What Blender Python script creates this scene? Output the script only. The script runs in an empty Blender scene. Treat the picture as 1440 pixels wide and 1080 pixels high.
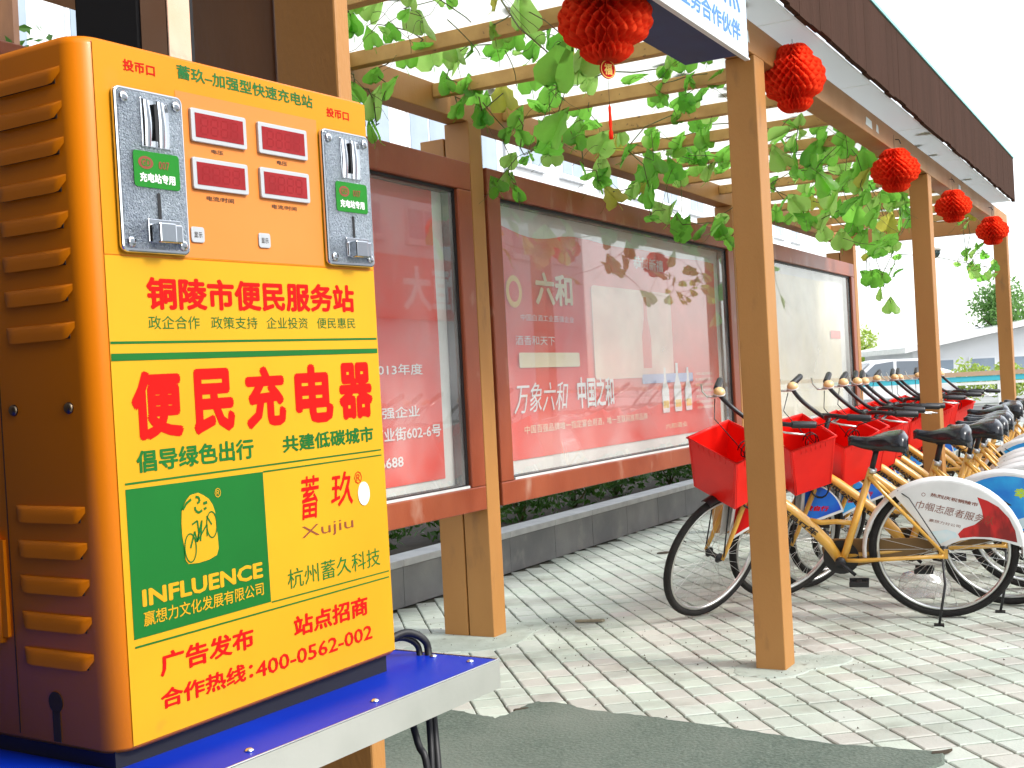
import bpy, bmesh, math, random
from mathutils import Matrix, Vector
random.seed(7)
R = math.radians
SC = bpy.context.scene
COL = SC.collection

# ------------------------------------------------------------------ camera, light, exposure
cam_d = bpy.data.cameras.new('camera'); cam = bpy.data.objects.new('camera', cam_d); COL.objects.link(cam)
cam_d.sensor_width = 36.0; cam_d.lens = 36.0 * 1703.0 / 1440.0
cam_d.clip_start = 0.02; cam_d.clip_end = 1000
cam.matrix_world = (Matrix.Translation((0, 0, 1.2)) @ Matrix.Rotation(R(90) + 0.0028, 4, 'X') @ Matrix.Rotation(-0.0511, 4, 'Z'))
SC.camera = cam
SUN_EL, SUN_AZ = R(40), R(114)          # azimuth clockwise from +Y (the camera looks along +Y)
w = bpy.data.worlds.new('World'); SC.world = w; w.use_nodes = True
nt = w.node_tree; nt.nodes.clear()
sky = nt.nodes.new('ShaderNodeTexSky'); sky.sky_type = 'NISHITA'; sky.sun_disc = False
sky.sun_elevation = SUN_EL; sky.sun_rotation = SUN_AZ; sky.dust_density = 1.5; sky.air_density = 1.0; sky.ozone_density = 1.0
hs = nt.nodes.new('ShaderNodeHueSaturation'); hs.inputs['Saturation'].default_value = 0.25
bg = nt.nodes.new('ShaderNodeBackground'); bg.inputs['Strength'].default_value = 0.15
wo = nt.nodes.new('ShaderNodeOutputWorld')
nt.links.new(sky.outputs[0], hs.inputs['Color']); nt.links.new(hs.outputs[0], bg.inputs['Color']); nt.links.new(bg.outputs[0], wo.inputs['Surface'])
sd = bpy.data.lights.new('sun', 'SUN'); sd.energy = 1.2; sd.angle = R(14); sd.color = (1.0, 0.96, 0.9)
sun = bpy.data.objects.new('sun', sd); COL.objects.link(sun)
sdir = Vector((math.sin(SUN_AZ) * math.cos(SUN_EL), math.cos(SUN_AZ) * math.cos(SUN_EL), math.sin(SUN_EL)))
sun.rotation_euler = sdir.to_track_quat('Z', 'Y').to_euler(); sun.location = (0, 0, 20)
SC.view_settings.view_transform = 'Standard'; SC.view_settings.look = 'None'
SC.view_settings.exposure = 1.48; SC.view_settings.gamma = 1.0; SC.view_settings.use_curve_mapping = False
SC.render.engine = 'CYCLES'
SC.cycles.use_denoising = True
SC.cycles.max_bounces = 8; SC.cycles.diffuse_bounces = 3; SC.cycles.glossy_bounces = 4
SC.cycles.transmission_bounces = 6; SC.cycles.transparent_max_bounces = 12
SC.cycles.caustics_reflective = False; SC.cycles.caustics_refractive = False
SC.cycles.sample_clamp_indirect = 6

# pergola frame: x = u along the pergola, y = -v across it (v grows towards the open side), z up
YAW = 0.5101
UD = Vector((math.sin(YAW), math.cos(YAW), 0)); WD = Vector((-math.cos(YAW), math.sin(YAW), 0))
MP = Matrix(((UD.x, WD.x, 0, 1.0455), (UD.y, WD.y, 0, 4.8929), (0, 0, 1, 0), (0, 0, 0, 1)))

# ------------------------------------------------------------------ materials
MATS = {}
def mat(name, c1, c2=None, scale=6.0, rough=0.5, metal=0.0, bump=0.0, bscale=80.0, coat=0.0, stretch=(1, 1, 1), detail=6.0,
        lo=0.35, hi=0.65, spec=0.5, transl=0.0, tcol=None, attr=None, c3=None, s3=40.0, f3=(0.62, 0.72), bstretch=None, rvar=0.0, world=False):
    if name in MATS: return MATS[name]
    m = bpy.data.materials.new(name); m.use_nodes = True; t = m.node_tree; N, L = t.nodes, t.links
    b = N['Principled BSDF']; out = N['Material Output']
    b.inputs['Roughness'].default_value = rough; b.inputs['Metallic'].default_value = metal
    b.inputs['Specular IOR Level'].default_value = spec; b.inputs['Coat Weight'].default_value = coat
    b.inputs['Coat Roughness'].default_value = 0.08
    tc = N.new('ShaderNodeTexCoord'); mp = N.new('ShaderNodeMapping'); mp.inputs['Scale'].default_value = stretch
    if world: gm_ = N.new('ShaderNodeNewGeometry'); L.new(gm_.outputs['Position'], mp.inputs['Vector'])
    else: L.new(tc.outputs['Object'], mp.inputs['Vector'])
    col = None
    if c2 is not None:
        n = N.new('ShaderNodeTexNoise'); n.inputs['Scale'].default_value = scale; n.inputs['Detail'].default_value = detail
        L.new(mp.outputs[0], n.inputs['Vector'])
        r = N.new('ShaderNodeMapRange'); r.inputs['From Min'].default_value = lo; r.inputs['From Max'].default_value = hi
        L.new(n.outputs['Fac'], r.inputs['Value'])
        mx = N.new('ShaderNodeMix'); mx.data_type = 'RGBA'; mx.inputs['A'].default_value = (*c1, 1); mx.inputs['B'].default_value = (*c2, 1)
        L.new(r.outputs[0], mx.inputs['Factor']); col = mx.outputs['Result']
        if rvar:
            rr = N.new('ShaderNodeMapRange'); rr.inputs['To Min'].default_value = max(0.02, rough - rvar); rr.inputs['To Max'].default_value = rough + rvar
            L.new(n.outputs['Fac'], rr.inputs['Value']); L.new(rr.outputs[0], b.inputs['Roughness'])
    if c3 is not None:
        n3 = N.new('ShaderNodeTexNoise'); n3.inputs['Scale'].default_value = s3; n3.inputs['Detail'].default_value = 8
        L.new(mp.outputs[0], n3.inputs['Vector'])
        r3 = N.new('ShaderNodeMapRange'); r3.inputs['From Min'].default_value = f3[0]; r3.inputs['From Max'].default_value = f3[1]
        L.new(n3.outputs['Fac'], r3.inputs['Value'])
        m3 = N.new('ShaderNodeMix'); m3.data_type = 'RGBA'; m3.inputs['B'].default_value = (*c3, 1)
        if col is not None: L.new(col, m3.inputs['A'])
        else: m3.inputs['A'].default_value = (*c1, 1)
        L.new(r3.outputs[0], m3.inputs['Factor']); col = m3.outputs['Result']
    if attr:
        a = N.new('ShaderNodeAttribute'); a.attribute_name = attr
        mm = N.new('ShaderNodeMix'); mm.data_type = 'RGBA'; mm.blend_type = 'MULTIPLY'; mm.inputs['Factor'].default_value = 1
        if col is not None: L.new(col, mm.inputs['A'])
        else: mm.inputs['A'].default_value = (*c1, 1)
        L.new(a.outputs['Color'], mm.inputs['B']); col = mm.outputs['Result']
    if col is not None: L.new(col, b.inputs['Base Color'])
    else: b.inputs['Base Color'].default_value = (*c1, 1)
    if bump:
        nb = N.new('ShaderNodeTexNoise'); nb.inputs['Scale'].default_value = bscale; nb.inputs['Detail'].default_value = 5
        if bstretch:
            mb = N.new('ShaderNodeMapping'); mb.inputs['Scale'].default_value = bstretch; L.new(tc.outputs['Object'], mb.inputs['Vector']); L.new(mb.outputs[0], nb.inputs['Vector'])
        else: L.new(mp.outputs[0], nb.inputs['Vector'])
        bp = N.new('ShaderNodeBump'); bp.inputs['Strength'].default_value = bump; bp.inputs['Distance'].default_value = 0.01
        L.new(nb.outputs['Fac'], bp.inputs['Height']); L.new(bp.outputs[0], b.inputs['Normal'])
    if transl:
        tr = N.new('ShaderNodeBsdfTranslucent'); tr.inputs['Color'].default_value = (*(tcol or c1), 1)
        ms = N.new('ShaderNodeMixShader'); ms.inputs[0].default_value = transl
        L.new(b.outputs[0], ms.inputs[1]); L.new(tr.outputs[0], ms.inputs[2]); L.new(ms.outputs[0], out.inputs['Surface'])
    MATS[name] = m
    return m

def glass_mat(name, ior=1.6, tint=(1, 1, 1), film=0.0, rough=0.02):
    m = bpy.data.materials.new(name); m.use_nodes = True; t = m.node_tree; N, L = t.nodes, t.links; N.clear()
    out = N.new('ShaderNodeOutputMaterial'); tr = N.new('ShaderNodeBsdfTransparent'); tr.inputs['Color'].default_value = (*tint, 1)
    gl = N.new('ShaderNodeBsdfGlossy'); gl.inputs['Roughness'].default_value = rough
    lw_ = N.new('ShaderNodeLayerWeight'); lw_.inputs['Blend'].default_value = 0.5
    pw = N.new('ShaderNodeMath'); pw.operation = 'POWER'; pw.inputs[1].default_value = 3.6; L.new(lw_.outputs['Facing'], pw.inputs[0])
    r0 = ((ior - 1) / (ior + 1)) ** 2 * 1.9
    fr = N.new('ShaderNodeMapRange'); fr.inputs['To Min'].default_value = r0; fr.inputs['To Max'].default_value = 1.0; L.new(pw.outputs[0], fr.inputs['Value'])
    mx = N.new('ShaderNodeMixShader'); L.new(fr.outputs[0], mx.inputs[0]); L.new(tr.outputs[0], mx.inputs[1]); L.new(gl.outputs[0], mx.inputs[2])
    last = mx
    if film:   # milky film, painted haze of bright reflections on the pane
        df = N.new('ShaderNodeBsdfDiffuse'); df.inputs['Color'].default_value = (0.75, 0.75, 0.73, 1)
        tc = N.new('ShaderNodeTexCoord'); n = N.new('ShaderNodeTexNoise'); n.inputs['Scale'].default_value = 2.2; n.inputs['Detail'].default_value = 9; n.inputs['Distortion'].default_value = 0.6
        L.new(tc.outputs['Object'], n.inputs['Vector'])
        r = N.new('ShaderNodeMapRange'); r.inputs['From Min'].default_value = 0.3; r.inputs['From Max'].default_value = 0.8
        r.inputs['To Min'].default_value = film * 0.35; r.inputs['To Max'].default_value = film * 1.7; L.new(n.outputs['Fac'], r.inputs['Value'])
        m2 = N.new('ShaderNodeMixShader'); L.new(r.outputs[0], m2.inputs[0]); L.new(mx.outputs[0], m2.inputs[1]); L.new(df.outputs[0], m2.inputs[2]); last = m2
    L.new(last.outputs[0], out.inputs['Surface'])
    MATS[name] = m
    return m

timber = mat('brown_paint', (0.43, 0.20, 0.052), (0.37, 0.165, 0.040), scale=3, rough=0.55, bump=0.12, bscale=160, stretch=(1, 1, 0.35), c3=(0.22, 0.105, 0.035), s3=11, f3=(0.62, 0.84), rvar=0.12)
rafter_m = mat('rafter_paint', (0.56, 0.33, 0.10), (0.42, 0.23, 0.06), scale=9, rough=0.6, bump=0.1, c3=(0.05, 0.03, 0.02), s3=30, f3=(0.66, 0.74))
case_m = mat('case_paint', (0.24, 0.048, 0.018), (0.31, 0.075, 0.03), scale=4, rough=0.38, bump=0.06, bscale=60, c3=(0.42, 0.24, 0.17), s3=6, f3=(0.60, 0.80), stretch=(1, 1, 0.6), rvar=0.12)
fascia_m = mat('fascia_board', (0.048, 0.023, 0.014), (0.060, 0.029, 0.019), scale=2, rough=0.85, spec=0.08, bump=0.25, bscale=50, stretch=(3, 3, 0.4))
cap_m = mat('cap_metal', (0.22, 0.55, 0.52), rough=0.4)
roof_m = mat('frosted_roof_pane', (0.80, 0.86, 0.81), (0.86, 0.90, 0.86), scale=1.5, rough=0.35, transl=0.78, tcol=(0.97, 0.99, 0.96))
black_m = mat('black_rubber', (0.012, 0.012, 0.013), rough=0.5)
gap_m = mat('dark_gap', (0.03, 0.018, 0.01), rough=0.8)
stone_m = mat('grey_granite', (0.20, 0.205, 0.21), (0.30, 0.30, 0.295), scale=3, rough=0.6, bump=0.25, bscale=120, c3=(0.34, 0.33, 0.31), s3=6, f3=(0.58, 0.75))
cap_stone_m = mat('pale_capstone', (0.68, 0.69, 0.68), (0.56, 0.57, 0.57), scale=9, rough=0.65, bump=0.2, bscale=150)
tile_m = mat('paving_tile', (0.50, 0.54, 0.475), (0.38, 0.42, 0.365), scale=2.6, rough=0.62, bump=0.28, bscale=110, attr='tint', c3=(0.17, 0.165, 0.13), s3=2.3, f3=(0.52, 0.80), lo=0.3, hi=0.7, world=True, detail=9)
joint_m = mat('joint_sand', (0.13, 0.13, 0.095), (0.065, 0.07, 0.05), scale=5, rough=0.95, bump=0.4)
ground_m = mat('far_ground', (0.36, 0.37, 0.36), (0.30, 0.31, 0.30), scale=0.8, rough=0.85)
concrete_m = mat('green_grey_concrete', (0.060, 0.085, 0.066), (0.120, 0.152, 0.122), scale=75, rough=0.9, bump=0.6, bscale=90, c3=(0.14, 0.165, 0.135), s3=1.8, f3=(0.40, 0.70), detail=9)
pad_m = mat('pale_mortar', (0.40, 0.45, 0.40), (0.30, 0.34, 0.29), scale=7, rough=0.85, bump=0.4, bscale=60, c3=(0.16, 0.15, 0.12), s3=16, f3=(0.6, 0.75))
yellow_m = mat('yellow_enamel', (0.74, 0.205, 0.002), (0.70, 0.18, 0.002), scale=3, rough=0.36, spec=0.3, coat=0.08, bump=0.02, bscale=14, c3=(0.45, 0.12, 0.004), s3=26, f3=(0.70, 0.86))
label_m = mat('yellow_label', (0.64, 0.335, 0.010), (0.59, 0.295, 0.008), scale=5, rough=0.45, spec=0.3, c3=(0.48, 0.25, 0.02), s3=22, f3=(0.68, 0.85), bump=0.02, bscale=25)
enamel_m = mat('upper_enamel', (0.66, 0.265, 0.006), (0.61, 0.232, 0.005), scale=4, rough=0.4, spec=0.3, c3=(0.6, 0.25, 0.02), s3=24, f3=(0.68, 0.85))
orange_m = mat('orange_label', (0.68, 0.225, 0.040), (0.64, 0.20, 0.032), scale=4, rough=0.4)
green_m = mat('green_print', (0.002, 0.115, 0.012), (0.002, 0.145, 0.015), scale=6, rough=0.4)
red_m = mat('red_print', (0.54, 0.006, 0.004), rough=0.6, spec=0.12)
redo_m = mat('orange_red_print', (0.78, 0.05, 0.01), rough=0.42)
stick_g = mat('green_sticker', (0.006, 0.19, 0.008), rough=0.35)
white_m = mat('white_print', (0.80, 0.80, 0.78), rough=0.5)
dark_print = mat('dark_print', (0.03, 0.02, 0.015), rough=0.5)
brown_print = mat('brown_print', (0.22, 0.05, 0.02), rough=0.5)
chrome_m = mat('chrome', (0.66, 0.69, 0.72), rough=0.12, metal=1.0)
plate_m = mat('hammered_chrome', (0.74, 0.81, 0.87), (0.50, 0.57, 0.63), scale=420, rough=0.32, metal=1.0, bump=0.9, bscale=700)
alu_m = mat('brushed_aluminium', (0.66, 0.67, 0.61), (0.54, 0.56, 0.50), scale=8, rough=0.36, metal=0.55, bump=0.03, bscale=200)  # cream tone paints in the paving reflected by the trim
alu_edge = mat('bright_aluminium_edge', (0.85, 0.87, 0.88), rough=0.25, metal=1.0)
bezel_m = mat('display_bezel', (0.44, 0.46, 0.48), rough=0.3)
window_m = mat('display_window', (0.30, 0.016, 0.018), (0.25, 0.011, 0.013), scale=40, rough=0.16)
seg_m = mat('dark_digit', (0.24, 0.009, 0.010), rough=0.2)
blue_m = mat('blue_enamel', (0.001, 0.028, 0.44), (0.001, 0.020, 0.36), scale=5, rough=0.35, spec=0.2, coat=0.0, c3=(0.01, 0.06, 0.5), s3=3)
bikey_m = mat('bike_yellow', (0.70, 0.375, 0.055), (0.60, 0.31, 0.040), scale=12, rough=0.3, coat=0.4)
bikered_m = mat('basket_red', (0.86, 0.012, 0.006), (0.80, 0.008, 0.005), scale=10, rough=0.38)
bikeblk_m = mat('bike_black', (0.010, 0.010, 0.012), rough=0.42)
tyre_m = mat('tyre_rubber', (0.011, 0.010, 0.010), (0.022, 0.020, 0.018), scale=14, rough=0.8, spec=0.3, bump=0.3, bscale=150, c3=(0.07, 0.06, 0.05), s3=22, f3=(0.68, 0.84))
rim_m = mat('rim_metal', (0.68, 0.68, 0.66), rough=0.28, metal=1.0)
saddle_m = mat('saddle_vinyl', (0.010, 0.012, 0.016), rough=0.22, bump=0.05, bscale=300, coat=0.2)
grip_m = mat('grip_rubber', (0.016, 0.017, 0.02), rough=0.4, bump=0.2, bscale=400)
bell_m = mat('bell_tan', (0.78, 0.56, 0.30), (0.66, 0.34, 0.10), scale=8, rough=0.3)
fender_m = mat('white_plastic', (0.78, 0.78, 0.77), (0.70, 0.70, 0.69), scale=9, rough=0.3)
lantern_m = mat('red_paper', (0.92, 0.075, 0.025), (0.88, 0.05, 0.016), scale=9, rough=0.8, spec=0.2, transl=0.5, tcol=(1.0, 0.10, 0.03))
gold_m = mat('gold_print', (0.85, 0.55, 0.10), rough=0.4)
poster_m = mat('poster_red', (0.78, 0.050, 0.028), (0.82, 0.075, 0.045), scale=1.3, rough=0.5)
backing_m = mat('poster_backing', (0.70, 0.73, 0.68), (0.78, 0.80, 0.75), scale=5, rough=0.7)
cream_m = mat('poster_cream', (0.80, 0.72, 0.45), (0.85, 0.80, 0.62), scale=3, rough=0.6)
signw_m = mat('sign_face', (0.46, 0.60, 0.76), (0.52, 0.64, 0.78), scale=3, rough=0.3)
signb_m = mat('sign_blue', (0.002, 0.018, 0.09), (0.003, 0.028, 0.13), scale=5, rough=0.6)
signt_m = mat('sign_print_blue', (0.05, 0.20, 0.62), rough=0.5)
leaf_ms = [mat('vine_leaf_%s' % n, a, b, scale=14, rough=0.42, transl=0.6, tcol=tc, attr='tint', bump=0.15, bscale=9, lo=.3, hi=.7) for n, a, b, tc in
           (('mid', (0.075, 0.25, 0.025), (0.10, 0.31, 0.035), (0.36, 0.90, 0.12)),
            ('dark', (0.045, 0.17, 0.02), (0.06, 0.21, 0.025), (0.25, 0.74, 0.08)),
            ('light', (0.11, 0.28, 0.03), (0.15, 0.34, 0.05), (0.58, 0.98, 0.24)), ('yellowed', (0.34, 0.33, 0.05), (0.24, 0.26, 0.04), (0.7, 0.7, 0.12)))]
stem_m = mat('vine_stem', (0.16, 0.12, 0.04), (0.07, 0.12, 0.03), scale=20, rough=0.7)
shrub_m = mat('shrub_leaf', (0.035, 0.10, 0.018), (0.06, 0.15, 0.02), scale=5, rough=0.45, transl=0.2, tcol=(0.12, 0.32, 0.03))
soil_m = mat('soil', (0.035, 0.025, 0.018), (0.06, 0.045, 0.03), scale=6, rough=0.95)
glass = glass_mat('case_glass', ior=1.62, film=0.20)
bagm = glass_mat('clear_bag', ior=1.4, film=0.3, rough=0.15)

# ------------------------------------------------------------------ mesh helpers
class MB:
    def __init__(s): s.v = []; s.f = []; s.smooth = []
    def add(s, vs, fs, smooth=False):
        o = len(s.v); s.v += [tuple(p) for p in vs]; s.f += [tuple(i + o for i in f) for f in fs]; s.smooth += [smooth] * len(fs); return s
    def box(s, x0, x1, y0, y1, z0, z1):
        vs = [(x0, y0, z0), (x1, y0, z0), (x1, y1, z0), (x0, y1, z0), (x0, y0, z1), (x1, y0, z1), (x1, y1, z1), (x0, y1, z1)]
        return s.add(vs, [(0, 3, 2, 1), (4, 5, 6, 7), (0, 1, 5, 4), (1, 2, 6, 5), (2, 3, 7, 6), (3, 0, 4, 7)])
    def tube(s, pts, r, n=8, cap=True, smooth=True):
        P = [Vector(p) for p in pts]; rs = r if isinstance(r, (list, tuple)) else [r] * len(P)
        vs = []; fs = []; prev = None
        for i, p in enumerate(P):
            if i == 0: d = P[1] - P[0]
            elif i == len(P) - 1: d = P[-1] - P[-2]
            else: d = (P[i + 1] - P[i]).normalized() + (P[i] - P[i - 1]).normalized()
            d = d.normalized() if d.length > 1e-9 else Vector((0, 0, 1))
            if prev is None:
                a = Vector((0, 0, 1)) if abs(d.z) < 0.9 else Vector((1, 0, 0)); x = d.cross(a).normalized()
            else:
                x = (prev - d * prev.dot(d)); x = x.normalized() if x.length > 1e-6 else d.orthogonal().normalized()
            prev = x; y = d.cross(x)
            for k in range(n):
                t = 2 * math.pi * k / n; vs.append(p + (x * math.cos(t) + y * math.sin(t)) * rs[i])
        for i in range(len(P) - 1):
            for k in range(n):
                a = i * n + k; b = i * n + (k + 1) % n; fs.append((a, b, b + n, a + n))
        s.add(vs, fs, smooth)
        if cap:
            o = len(s.v) - len(vs); s.f.append(tuple(o + k for k in reversed(range(n)))); s.f.append(tuple(o + (len(P) - 1) * n + k for k in range(n))); s.smooth += [False, False]
        return s
    def torus(s, c, R0, r, n=48, m=8, ry=None, axis='Y'):
        vs = []; fs = []; ry = ry or r
        for i in range(n):
            t = 2 * math.pi * i / n
            for k in range(m):
                q = 2 * math.pi * k / m; rad = R0 + r * math.cos(q)
                vs.append((c[0] + rad * math.cos(t), c[1] + ry * math.sin(q), c[2] + rad * math.sin(t)))
        for i in range(n):
            for k in range(m):
                a = i * m + k; b = i * m + (k + 1) % m; j = (i + 1) % n
                fs.append((a, b, j * m + (k + 1) % m, j * m + k))
        return s.add(vs, fs, True)
    def lathe(s, prof, c=(0, 0, 0), n=20, axis='Z', smooth=True):
        vs = []; fs = []
        for r, h in prof:
            for k in range(n):
                t = 2 * math.pi * k / n; a, b = r * math.cos(t), r * math.sin(t)
                p = {'Z': (a, b, h), 'Y': (a, h, b), 'X': (h, a, b)}[axis]
                vs.append((c[0] + p[0], c[1] + p[1], c[2] + p[2]))
        for i in range(len(prof) - 1):
            for k in range(n):
                a = i * n + k; b = i * n + (k + 1) % n; fs.append((a, b, b + n, a + n))
        fs.append(tuple(range(n))); fs.append(tuple((len(prof) - 1) * n + k for k in range(n)))
        return s.add(vs, fs, smooth)
    def prism_y(s, poly, y0, y1):     # polygon in xz extruded along y
        n = len(poly); vs = [(x, y0, z) for x, z in poly] + [(x, y1, z) for x, z in poly]
        fs = [tuple(range(n)), tuple(reversed(range(n, 2 * n)))] + [(i, i + n, (i + 1) % n + n, (i + 1) % n) for i in range(n)]
        return s.add(vs, fs)
    def prism_z(s, poly, z0, z1):
        n = len(poly); vs = [(x, y, z0) for x, y in poly] + [(x, y, z1) for x, y in poly]
        fs = [tuple(reversed(range(n))), tuple(range(n, 2 * n))] + [(i, (i + 1) % n, (i + 1) % n + n, i + n) for i in range(n)]
        return s.add(vs, fs)
    def mesh(s, name, m=None):
        me = bpy.data.meshes.new(name); me.from_pydata([tuple(v) for v in s.v], [], s.f); me.update()
        me.polygons.foreach_set('use_smooth', s.smooth)
        if m: me.materials.append(m)
        bm = bmesh.new(); bm.from_mesh(me); bmesh.ops.recalc_face_normals(bm, faces=bm.faces); bm.to_mesh(me); bm.free()
        return me

def link(name, me, parent=None, matrix=None, bevel=0.0):
    o = bpy.data.objects.new(name, me); COL.objects.link(o)
    if parent: o.parent = parent
    if matrix is not None: o.matrix_local = matrix if parent else matrix
    if bevel:
        b = o.modifiers.new('bevel', 'BEVEL'); b.width = bevel; b.segments = 2; b.limit_method = 'ANGLE'; b.angle_limit = R(40)
    return o
def part(name, mb, m, parent, bevel=0.0, matrix=None): return link(name, mb.mesh(name, m), parent, matrix, bevel)
def tag(o, label=None, cat=None, group=None, kind=None):
    if label: o['label'] = label
    if cat: o['category'] = cat
    if group: o['group'] = group
    if kind: o['kind'] = kind
    return o
def thing(name, label, cat, M, group=None):
    e = bpy.data.objects.new(name, None); COL.objects.link(e); e.empty_display_size = 0.1; e.matrix_world = M
    return tag(e, label, cat, group)
def pg(u, v, z=0.0, rz=0.0): return MP @ Matrix.Translation((u, -v, z)) @ Matrix.Rotation(rz, 4, 'Z')
def copy_tree(o, parent=None):
    c = o.copy(); COL.objects.link(c)
    if parent: c.parent = parent
    for ch in list(o.children): copy_tree(ch, c)
    return c

# lettering -------------------------------------------------------
_tc = {}
def text_raw(s, bold):
    k = (s, bold)
    if k in _tc: return _tc[k]
    cu = bpy.data.curves.new('t', 'FONT'); cu.body = s; cu.size = 1.0; cu.resolution_u = 2; cu.offset = bold; cu.fill_mode = 'BOTH'
    o = bpy.data.objects.new('t', cu); COL.objects.link(o)
    dg = bpy.context.evaluated_depsgraph_get(); dg.update()
    me = bpy.data.meshes.new_from_object(o.evaluated_get(dg))
    vs = [(v.co.x, v.co.y) for v in me.vertices]; fs = [tuple(p.vertices) for p in me.polygons]
    bpy.data.objects.remove(o); bpy.data.curves.remove(cu); bpy.data.meshes.remove(me)
    if not vs: vs, fs = [(0, 0), (1, 0), (1, 1), (0, 1)], [(0, 1, 2, 3)]
    _tc[k] = (vs, fs); return _tc[k]
def lettering(s, rect, m, parent, y=0.0, bold=0.0, name='lettering', fn=None, shear=0.0, vertical=False):
    vs, fs = text_raw(s, min(bold, 0.0))
    if bold > 0.004:      # thicken: copies shifted round a circle, each a hair behind the last
        nv = len(vs); V2 = list(vs); F2 = list(fs); lay = [0] * nv; nc = 8 if bold > 0.012 else 4
        for q in range(nc):
            dx, dz = bold * math.cos(2 * math.pi * q / nc), bold * math.sin(2 * math.pi * q / nc)
            F2 += [tuple(i + len(V2) for i in f) for f in fs]; V2 += [(x + dx, z + dz) for x, z in vs]; lay += [q + 1] * nv
        vs, fs = V2, F2
    else: lay = [0] * len(vs)
    xs = [v[0] for v in vs]; ys = [v[1] for v in vs]; a, b, c, d = min(xs), max(xs), min(ys), max(ys)
    x0, x1, z0, z1 = rect; out = []
    for (x, z), ly in zip(vs, lay):
        fx = (x - a) / max(b - a, 1e-6); fz = (z - c) / max(d - c, 1e-6)
        X = x0 + (x1 - x0) * fx + shear * (fz - 0.5) * (z1 - z0); Z = z0 + (z1 - z0) * fz
        P_ = fn(X, Z) if fn else (X, y, Z)
        out.append((P_[0], P_[1] + (0.00001 * ly if not fn else -0.00001 * ly), P_[2]))
    me = bpy.data.meshes.new(name); me.from_pydata(out, [], fs); me.update(); me.materials.append(m)
    return link(name, me, parent)
def flat(name, polys, m, parent, y):
    mb = MB()
    for p in polys: mb.add([(a, y, b) for a, b in p], [tuple(range(len(p)))])
    me = bpy.data.meshes.new(name); me.from_pydata(mb.v, [], mb.f); me.update(); me.materials.append(m)
    return link(name, me, parent)
def rrect(x0, x1, z0, z1, r, n=4):
    P = []
    for cx, cz, a in ((x1 - r, z1 - r, 0), (x0 + r, z1 - r, 90), (x0 + r, z0 + r, 180), (x1 - r, z0 + r, 270)):
        for k in range(n + 1):
            t = R(a + 90 * k / n); P.append((cx + r * math.cos(t), cz + r * math.sin(t)))
    return P
def stroke(pts, w):
    out = []
    for (a, b), (c, d) in zip(pts, pts[1:]):
        L = math.hypot(c - a, d - b) or 1; nx, nz = -(d - b) / L * w / 2, (c - a) / L * w / 2
        out.append([(a + nx, b + nz), (a - nx, b - nz), (c - nx, d - nz), (c + nx, d + nz)])
    return out
def circ(cx, cz, r, n=24, rz=None): return [(cx + r * math.cos(2 * math.pi * k / n), cz + (rz or r) * math.sin(2 * math.pi * k / n)) for k in range(n)]

# ================================================================== THE SETTING
# far ground
mb = MB(); mb.add([(-120, -60, -0.012), (160, -60, -0.012), (160, 260, -0.012), (-120, 260, -0.012)], [(0, 1, 2, 3)])
tag(link('ground', mb.mesh('ground', ground_m)), kind='structure')
# pavement bed and tiles
PA = R(80.0); TA = Vector((math.sin(PA), math.cos(PA))); TBv = Vector((math.cos(PA), -math.sin(PA)))   # along a row, along a column
T0 = Vector((0.171, 5.133)); TW, TH_ = 0.117, 0.1245
PX0, PX1, PY0, PY1 = -3.2, 13.5, 1.5, 24.0
mb = MB(); mb.add([(PX0, PY0, -0.010), (PX1, PY0, -0.010), (PX1, PY1, -0.010), (PX0, PY1, -0.008)], [(0, 1, 2, 3)])
pave = tag(link('pavement', mb.mesh('pavement', joint_m)), kind='structure')
CEDGE = [(-3.2, 5.35), (-1.4, 5.1), (-0.9, 4.86), (-0.508, 4.74), (-0.30, 4.56), (-0.114, 4.393), (-0.06, 4.44), (0.0, 4.56), (0.046, 4.60), (0.151, 4.537), (0.22, 4.45), (0.299, 4.391), (0.444, 4.307),
         (0.53, 4.23), (0.623, 4.166), (0.752, 4.075), (0.871, 3.971), (0.985, 3.873), (1.108, 3.829), (1.20, 3.78), (1.281, 3.748), (1.25, 3.66), (1.194, 3.6), (1.1, 3.35), (1.18, 3.0), (1.1, 2.2), (1.15, 1.5)]
def inpoly(x, y, P):
    c = False; j = len(P) - 1
    for i in range(len(P)):
        if (P[i][1] > y) != (P[j][1] > y) and x < (P[j][0] - P[i][0]) * (y - P[i][1]) / (P[j][1] - P[i][1]) + P[i][0]: c = not c
        j = i
    return c
CPOLY = CEDGE + [(-3.2, 1.5)]
def uv(x, y):
    q = Vector((x - 1.0455, y - 4.8929, 0)); return q.dot(UD), -q.dot(WD)
cells = []
for i in range(-60, 140):
    for j in range(-170, 60):
        c = T0 + TA * ((i + 0.5) * TW) + TBv * ((j + 0.5) * TH_)
        if not (PX0 < c.x < PX1 and PY0 < c.y < PY1): continue
        u, v = uv(c.x, c.y)
        if v < -2.40: continue
        if all(inpoly(c.x + dx, c.y + dy, CPOLY) for dx, dy in ((-.08, -.08), (.08, -.08), (-.08, .08), (.08, .08))): continue
        # in view, a little margin
        sx = c.x / max(c.y, .1) * 1703 + 720; sy = 540 + 1703 * 1.2 / c.y - 0.0511 * (sx - 720)
        vis = -40 < sx < 1480 and sy < 1110 and c.y > 2.5
        hidden = sx < 560
        if not (-300 < sx < 1750): continue
        cells.append((c.y if (vis and not hidden) else 1e3 + c.y, c.x, c.y, u, v))
cells.sort()
trng = random.Random(3)
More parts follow.
